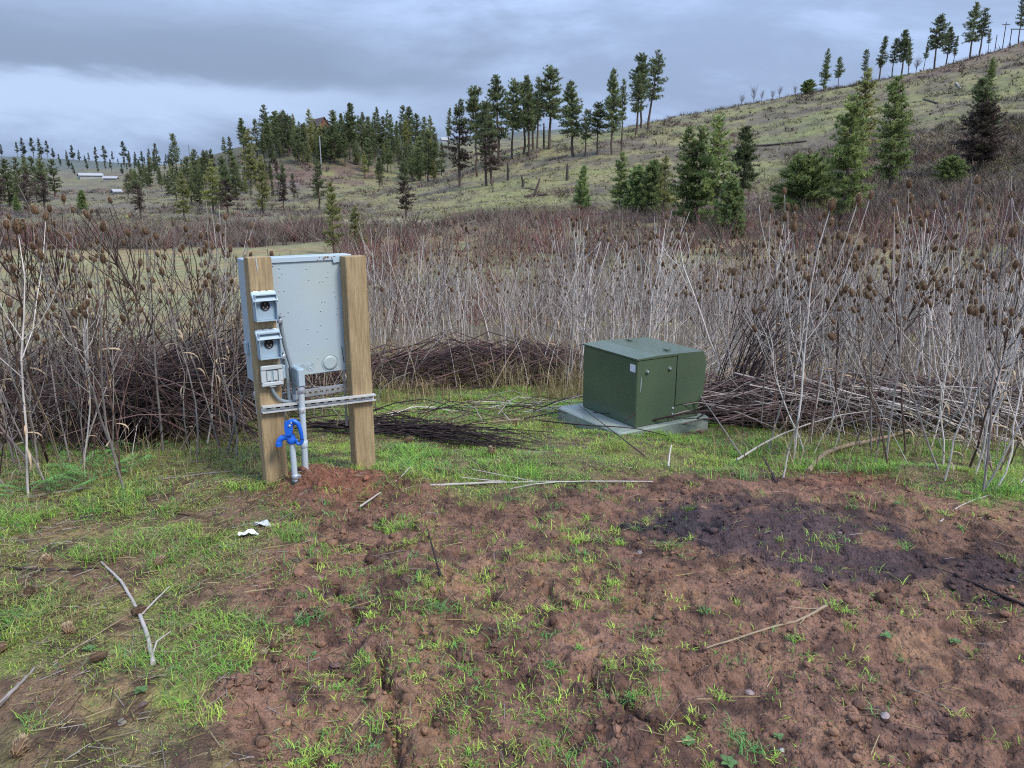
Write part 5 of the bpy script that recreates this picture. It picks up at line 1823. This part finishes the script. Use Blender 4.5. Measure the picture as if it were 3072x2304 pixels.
def grass():
    g = np.random.default_rng(33)
    N = 230000
    px = g.uniform(-250, 3320, N)
    # spread over the ground so that density follows ground area, a little denser close by
    r = 1.7 + 6.6 * g.uniform(0, 1, N) ** .95
    a = np.arctan((px - 1536) * C_ / FPX) * 1.0
    x, y = r * np.sin(a), r * np.cos(a)
    px, py = proj(x, y, 0 * x)
    cv = cover(px, py, x, y)
    keep = g.uniform(0, 1, N) < cv * .95 * (.35 + .65 * sstep(r, 1.7, 4.0))
    x, y, r, px, py, cv = x[keep], y[keep], r[keep], px[keep], py[keep], cv[keep]
    # tufts: a share of the seeds spawn several blades
    rep = 1 + g.poisson(1.3, len(x))
    x, y, r, px, py = (np.repeat(q, rep) for q in (x, y, r, px, py))
    x = x + g.normal(0, .012, len(x))
    y = y + g.normal(0, .012, len(x))
    n = len(x)
    z = H(x, y) - .004
    tall = fbm(x * 3, y * 3, 150, 2)
    h = g.uniform(.012, .040, n) * (.55 + 1.0 * sstep(tall, .4, .7)) * (.65 + .35 * sstep(r, 2, 4))
    wd = g.uniform(.0016, .0036, n) * (.8 + .12 * r)
    hue = fbm(x * 2.4, y * 2.4, 160, 3)
    idx = np.clip(((hue - .25) * 2 * 5 + g.normal(0, 1.0, n)).astype(int), 0, 4)
    cols = np.array(GCOL)[idx] * g.uniform(.7, 1.2, (n, 1))
    dry = g.uniform(0, 1, n) < np.where(px < 800, .30, .15) + .35 * sstep(fbm(x * 5, y * 5, 155, 3), .5, .62)
    cols[dry] = np.array(DCOL)[g.integers(0, 4, dry.sum())] * g.uniform(.7, 1.1, (dry.sum(), 1))
    V, F, Cc = blades(np.c_[x, y, z], h, wd, g.uniform(.3, 1.9, n), cols, g)
    mb = MB().add(V, F, Cc)
    o = mb.build('grass', M['grass'], smooth=False)
    tag(o, 'short patchy green grass growing through the red-brown soil', 'grass', kind='stuff')
    # separate star-shaped tufts on the bare soil and lush clumps
    TP_ = []
    for _ in range(900):
        px = g.uniform(820, 3150)
        py = g.uniform(1440, 2300)
        keepp = np.interp(px, [820, 1200, 1700, 2000, 3072], [.75, .85, .8, .3, .16])
        if g.random() > keepp:
            continue
        TP_.append((px, py, g.uniform(.010, .040), int(g.integers(8, 36))))
    for px, py, n_, s in [(780, 1480, 90, .09), (700, 1470, 60, .07), (880, 1615, 120, .10), (1190, 1580, 160, .10), (1040, 1640, 30, .05), (730, 1960, 110, .09), (690, 2010, 90, .08), (1195, 1725, 60, .05), (1290, 1770, 70, .06),
                          (1320, 1830, 60, .06), (910, 1860, 60, .05), (2240, 1430, 70, .07), (2210, 2190, 60, .05), (2260, 2235, 50, .05), (2080, 2150, 40, .04), (650, 2140, 60, .06), (560, 2120, 50, .06), (1630, 1680, 50, .05), (1730, 1620, 60, .05), (1840, 1590, 40, .05)]:
        TP_.append((px, py, s * .5, n_))
    Vs, Fs, Cs, n0 = [], [], [], 0
    for px, py, s, k in TP_:
        P = at_z(px, py, 0.0)
        bx = P[0] + g.normal(0, s, k)
        by = P[1] + g.normal(0, s * .8, k)
        h = g.uniform(.022, .05, k) * (1.25 if k > 40 else .8) * (.7 + .3 * float(sstep(np.array(P[1]), 2, 4)))
        col = GCOL[int(g.integers(5))] * g.uniform(.85, 1.15)
        cols = np.broadcast_to(col, (k, 3)) * g.uniform(.75, 1.25, (k, 1))
        dr = g.uniform(0, 1, k) < .15
        cols[dr] = DCOL[0]
        V, F, Cc = blades(np.c_[bx, by, H(bx, by) - .004], h, g.uniform(.0022, .0046, k), g.uniform(.5, 1.6, k), cols, g)
        Vs.append(V)
        Fs.append(F + n0)
        Cs.append(Cc)
        n0 += len(V)
    o = MB().add(np.vstack(Vs), np.vstack(Fs), np.vstack(Cs)).build('grass_tufts', M['grass'])
    tag(o, 'star-shaped grass tufts scattered over the bare soil', 'grass', kind='stuff')
    # dry grass standing among the stalks
    N = 26000
    px = np.concatenate([g.uniform(-300, 3400, N // 2), g.uniform(1060, 2100, N // 2)])
    r = np.concatenate([g.uniform(4.9, 11, N // 2), g.uniform(7.2, 13, N // 2)])
    a = np.arctan((px - 1536) * C_ / FPX)
    x, y = r * np.sin(a), r * np.cos(a)
    pk = fbm(x * 1.3, y * 1.3, 170, 3)
    keep = (g.uniform(0, 1, N) < sstep(pk, .36, .56)) & ~((px > 800) & (px < 2200) & (r < 7.0)) & ~(np.hypot(x - 1.15, y - 5.95) < .8)
    x, y, r = x[keep], y[keep], r[keep]
    n = len(x)
    h = g.uniform(.08, .26, n) * (1 + 1.0 * sstep(r, 6.5, 8.5))
    cols = np.array(DCOL)[g.integers(0, 3, n)] * g.uniform(.6, 1.1, (n, 1))
    V, F, Cc = blades(np.c_[x, y, H(x, y, False) - .01], h, g.uniform(.003, .006, n), g.uniform(.2, 1.1, n), cols, g)
    o = MB().add(V, F, Cc).build('dry_grass', M['drygrass'])
    tag(o, 'buff dry grass standing among the dead stalks', 'dry grass', kind='stuff')
    # straw and broken stem bits lying on the ground
    N = 15000
    px = g.uniform(-200, 3280, N)
    r = 1.7 + 4.8 * g.uniform(0, 1, N) ** .8
    a = np.arctan((px - 1536) * C_ / FPX)
    x, y = r * np.sin(a), r * np.cos(a)
    px, py = proj(x, y, 0 * x)
    keep = g.uniform(0, 1, N) < np.interp(px, [0, 700, 1200, 2000, 3072], [1, .9, .25, .12, .12]) * np.where(r > 4.2, 1, .75)
    x, y, r = x[keep], y[keep], r[keep]
    n = len(x)
    b = g.uniform(0, math.pi, n)
    ln = g.uniform(.02, .10, n) * (1 + .9 * (g.uniform(0, 1, n) < .15))
    d = np.c_[np.cos(b), np.sin(b)] * ln[:, None] * .5
    w_ = g.uniform(.0006, .0017, n)
    e0, e1 = np.c_[x, y] - d, np.c_[x, y] + d
    z0, z1 = H(e0[:, 0], e0[:, 1]) + g.uniform(.002, .016, n), H(e1[:, 0], e1[:, 1]) + g.uniform(.002, .016, n)
    t = np.c_[-np.sin(b), np.cos(b)] * w_[:, None]
    V = np.stack([np.c_[e0 - t, z0], np.c_[e0 + t, z0], np.c_[e1 + t, z1], np.c_[e1 - t, z1], np.c_[e0, z0 + w_ * 1.5], np.c_[e1, z1 + w_ * 1.5]], 1).reshape(-1, 3)
    k = np.arange(n)[:, None] * 6
    F = np.concatenate([k + [0, 4, 5, 3], k + [4, 1, 2, 5]])
    cols = np.array(DCOL + [DK[1], GREY])[g.integers(0, 6, n)] * g.uniform(.7, 1.15, (n, 1))
    o = MB().add(V, F, np.repeat(cols, 6, 0)).build('straw_litter', M['drygrass'])
    tag(o, 'straw and broken stem bits littering soil and grass', 'straw', kind='stuff')
    # crumbled clods
    N = 17000
    px = g.uniform(500, 3280, N)
    r = 1.7 + 3.4 * g.uniform(0, 1, N) ** .8
    a = np.arctan((px - 1536) * C_ / FPX)
    x, y = r * np.sin(a), r * np.cos(a)
    pk = fbm(x * 3.2, y * 3.2, 180, 3)
    keep = g.uniform(0, 1, N) < bare_soil(x, y) * (.15 + .85 * sstep(pk, .45, .62))
    x, y, r = x[keep], y[keep], r[keep]
    n = len(x)
    ico = np.array([(0, 0, 1), (.89, 0, .45), (.28, .85, .45), (-.72, .53, .45), (-.72, -.53, .45), (.28, -.85, .45), (.72, .53, -.45), (-.28, .85, -.45), (-.89, 0, -.45), (-.28, -.85, -.45), (.72, -.53, -.45), (0, 0, -1)])
    fi = np.array([(0, 1, 2), (0, 2, 3), (0, 3, 4), (0, 4, 5), (0, 5, 1), (1, 6, 2), (2, 7, 3), (3, 8, 4), (4, 9, 5), (5, 10, 1), (6, 7, 2), (7, 8, 3), (8, 9, 4), (9, 10, 5), (10, 6, 1), (11, 7, 6), (11, 8, 7), (11, 9, 8), (11, 10, 9), (11, 6, 10)])
    s = .0022 + .010 * g.uniform(0, 1, n) ** 3.5 + g.uniform(.008, .02, n) * (g.uniform(0, 1, n) < .03 + .06 * ((x < -.25) & (x > -1.0)))
    V = ico[None] * s[:, None, None] * g.uniform(.6, 1.35, (n, 12, 1)) * g.uniform(.7, 1.2, (n, 1, 3)) * [1, 1, .75] + np.c_[x, y, H(x, y) + s * .25][:, None]
    F = (np.arange(n)[:, None, None] * 12 + fi).reshape(-1, 3)
    zz = H(x, y)
    cols = ground_colour(x, y, zz) * g.uniform(.8, 1.25, (n, 1))
    o = MB().add(V.reshape(-1, 3), F, np.repeat(cols, 12, 0)).build('soil_clods', M['clod'], smooth=True)
    tag(o, 'crumbled red-brown soil clods on the bare ground', 'soil', kind='stuff')


grass()

# ------------------------------------------------------------------ small things on the ground
FH = [(155, 1688, 'fallen dark teasel head in the grass near the left edge'), (467, 1706, 'largest fallen teasel head, round and spiny, in the left grass'), (622, 1716, 'fallen teasel head touching the stalk bit right of the largest one'), (440, 1834, 'fallen teasel head beside the pale forked stalk'),
      (24, 1946, 'fallen teasel head at the left picture edge'), (208, 1916, 'fallen split teasel head in the lower left grass'), (272, 1998, 'fallen dark teasel head below the thin straw stalk'), (98, 1778, 'pale cut stem end lying at the left edge'),
      (50, 2292, 'fallen teasel head at the lower left corner'), (1545, 1275, 'fallen teasel head in the grass beside the transformer pad'), (2878, 1486, 'fallen teasel head on the soil under the right stand'), (1215, 1330, 'fallen teasel head in the blackish stalks behind the post'),
      (1480, 1365, 'brown teasel head in the bright grass between post and transformer'), (2045, 1255, 'brown teasel head resting at the right end of the transformer pad'), (2110, 1300, 'brown teasel head in the grass below the transformer pad corner')]
for i, (px, py, lab) in enumerate(FH):
    P = hit(px, py)
    s = random.uniform(.85, 1.15)
    o = obj('fallen_teasel_head', HEADS[i % 4])
    o.location = (P[0], P[1], P[2] + .016 * s)
    o.rotation_euler = (math.radians(random.uniform(75, 100)), 0, random.uniform(0, 6.28))
    o.scale = (s, s, s)
    tag(o, lab, 'teasel head', 'fallen teasel heads')


def pebble(px, py, s, col, label, name='stone', cat='stone', flat=.6):
    P = hit(px, py)
    g = np.random.default_rng(px)
    mb = MB()
    th = np.linspace(0, 2 * math.pi, 10, endpoint=False)
    V = [(0, 0, s * flat)]
    for z, r in ((.55, .62), (.05, 1.0), (-.4, .7)):
        for t in th:
            k = r * g.uniform(.8, 1.18)
            V.append((math.cos(t) * k * s, math.sin(t) * k * s * .75, z * s * flat * g.uniform(.85, 1.15)))
    F3 = [(0, 1 + i, 1 + (i + 1) % 10) for i in range(10)]
    mb.add(V, F3, col)
    mb.f.append(np.array([(1 + q * 10 + i, 11 + q * 10 + i, 11 + q * 10 + (i + 1) % 10, 1 + q * 10 + (i + 1) % 10) for q in range(2) for i in range(10)]))
    mb.m.append(np.zeros(20, np.int32))
    o = mb.build(name, M['stone'], smooth=False)
    o.location = (P[0], P[1], P[2] + s * .2)
    o.rotation_euler = (0, 0, g.uniform(0, 6.28))
    tag(o, label, cat, 'stones on the soil')


for px, py, s, c, lab in [(1918, 1660, .022, (150, 146, 148), 'pale grey stone at the edge of the scorched soil'), (2250, 2062, .022, (176, 154, 152), 'pinkish white stone on the soil right of centre'), (2655, 2150, .024, (182, 166, 164), 'pale cracked stone low on the right-hand soil'),
                          (2346, 2252, .012, (205, 200, 196), 'small white pebble near the lower picture edge'), (790, 1956, .026, (148, 120, 108), 'flat brown stone beside the lush grass clump'), (1246, 1800, .02, (150, 116, 104), 'brown stone beside the soil hole'),
                          (1005, 1948, .026, (134, 104, 96), 'flat reddish stone left of the soil crack'), (2520, 1600, .018, (138, 122, 124), 'grey stone inside the scorched soil'), (2330, 1662, .013, (160, 140, 122), 'tan pebble below the scorched soil'),
                          (2645, 1790, .014, (172, 140, 122), 'tan chip above the two leafy weeds'), (515, 2010, .02, (128, 112, 100), 'grey brown stone under the pale forked stalk'), (365, 2170, .024, (150, 140, 124), 'pale stone low in the left grass'), (430, 2120, .02, (120, 100, 92), 'brown stone low in the left grass')]:
    pebble(px, py, s * .85, .62 * np.array(srgb(*c)), lab)

M['paper'] = material('white_litter', (0.72, 0.73, 0.76), 0.6, var=0.08, vscale=30)
for px, py, w, h, lab, col in [(745, 1606, .052, .020, 'white torn scrap of litter in the grass before the posts', 'paper'), (787, 1577, .050, .022, 'grey crumpled scrap of litter just behind the white one', 'cover')]:
    P = hit(px, py)
    g = np.random.default_rng(px)
    nx, ny = 9, 5
    X, Y = np.meshgrid(np.linspace(-w, w, nx), np.linspace(-h, h, ny))
    taper = 1 - .55 * np.abs(X / w) ** 2
    Z = .010 + .010 * np.sin(X * 70 + 1) + g.normal(0, .004, X.shape) + .008 * np.abs(Y / h)
    V = np.stack([X, Y * taper, Z], -1).reshape(-1, 3)
    F = np.array([(j * nx + i, j * nx + i + 1, (j + 1) * nx + i + 1, (j + 1) * nx + i) for j in range(ny - 1) for i in range(nx - 1)])
    mb = MB().add(V, F)
    mb.add(V - [0, 0, .0012], F[:, ::-1])
    o = mb.build('litter_scrap', M[col], smooth=False)
    o.location = P
    o.rotation_euler = (0.1, 0, g.uniform(-.4, .4))
    tag(o, lab, 'litter')

M['leaf'] = material('weed_leaf', attr=True, rough=0.5, spec=0.4, trans=0.2)


def rosette(px, py, n, L_, label, col):
    P = hit(px, py)
    g = np.random.default_rng(px * 3)
    t_ = thing('leafy_weed', label, 'weed', P, 0, 'leafy weeds on the soil')
    for k in range(n):
        a = k * 2.4 + g.uniform(-.3, .3)
        l = L_ * g.uniform(.7, 1.15)
        t = np.linspace(0, 1, 6)
        wd = .32 * l * np.sin(np.clip(t * 1.05, 0, 1) * math.pi) ** .8 + .001
        P_ = np.c_[t * l * math.cos(a), t * l * math.sin(a), .012 + l * (.55 * t - .42 * t ** 2)]
        W = np.array([-math.sin(a), math.cos(a), .12])
        V = np.vstack([P_ + W * wd[:, None], P_ - [0, 0, .003], P_ - W * wd[:, None]])
        F = [(i, i + 1, 7 + i, 6 + i) for i in range(5)] + [(6 + i, 7 + i, 13 + i, 12 + i) for i in range(5)]
        MB().add(V, F, np.array(col) * g.uniform(.8, 1.2)).build('leaf', M['leaf'], t_, True)


GL = .85 * np.array(srgb(98, 130, 76))
for px, py, n, l, lab in [(2655, 1915, 6, .042, 'green leafy weed on the soil, the more upright of two side by side'), (2865, 1930, 7, .038, 'green leafy weed on the soil, right one of two side by side'), (2190, 2278, 5, .055, 'broad-leaved weed at the lower picture edge'),
                          (2062, 2235, 6, .045, 'leafy weed with narrow leaves left of the broad-leaved one'), (2336, 2200, 5, .03, 'tiny leafy weed near the white pebble'), (940, 2000 - 66, 4, .025, 'tiny weed left of the soil crack'), (2690, 1515, 6, .04, 'bright leafy weed behind the scorched soil'),
                          (2825, 1535, 6, .04, 'leafy weed behind the scorched soil at its right end'), (350, 1668, 7, .045, 'broad-leaved weed in the left grass'), (270, 1960, 7, .04, 'leafy weed by the straw stalk in the left grass'), (425, 2085, 7, .04, 'leafy weed below the pale forked stalk')]:
    rosette(px, py, n, l * .62, lab, GL)


def ferny(px, py, n, spread, label):
    P = hit(px, py)
    g = np.random.default_rng(px + 1)
    t_ = thing('ferny_weed', label, 'weed', P, 0, 'ferny weeds by the left stand')
    for k in range(n):
        mb = MB()
        a = g.uniform(0, 6.28)
        l = g.uniform(.10, .20)
        o0 = np.array([g.normal(0, spread), g.normal(0, spread * .6), 0])
        t = np.linspace(0, 1, 8)
        ax = o0 + np.c_[t * l * .8 * math.cos(a), t * l * .8 * math.sin(a), .01 + l * (.75 * t - .35 * t ** 2)]
        mb.tube(ax, np.linspace(.0016, .0006, 8), 3, srgb(96, 128, 84), cap=False)
        for i in range(1, 8):
            for s in (-1, 1):
                w = l * .32 * math.sin(t[i] * 2.6 + .35)
                d = np.array([-math.sin(a) * s + .5 * math.cos(a), math.cos(a) * s + .5 * math.sin(a), .15])
                e = ax[i] + d * w
                for q in (.35, .7, 1.0):
                    c = ax[i] * (1 - q) + e * q
                    nrm = np.array([math.cos(a), math.sin(a), 0]) * w * .22
                    mb.add([c - nrm, c + nrm * .6 + d * w * .1, c + d * w * .28 + [0, 0, .004]], [(0, 1, 2)], np.array(srgb(98, 140, 72)) * g.uniform(.75, 1.25))
        mb.build('frond', M['leaf'], t_)


ferny(300, 1432, 26, .14, 'blue-green ferny weed patch at the foot of the left stand')
ferny(200, 1470, 22, .12, 'blue-green ferny weed patch nearest the thick pale teasel')
ferny(390, 1350, 16, .12, 'ferny weed patch just under the left stalk heap')
ferny(255, 1405, 14, .10, 'smaller ferny weed patch above the other two')
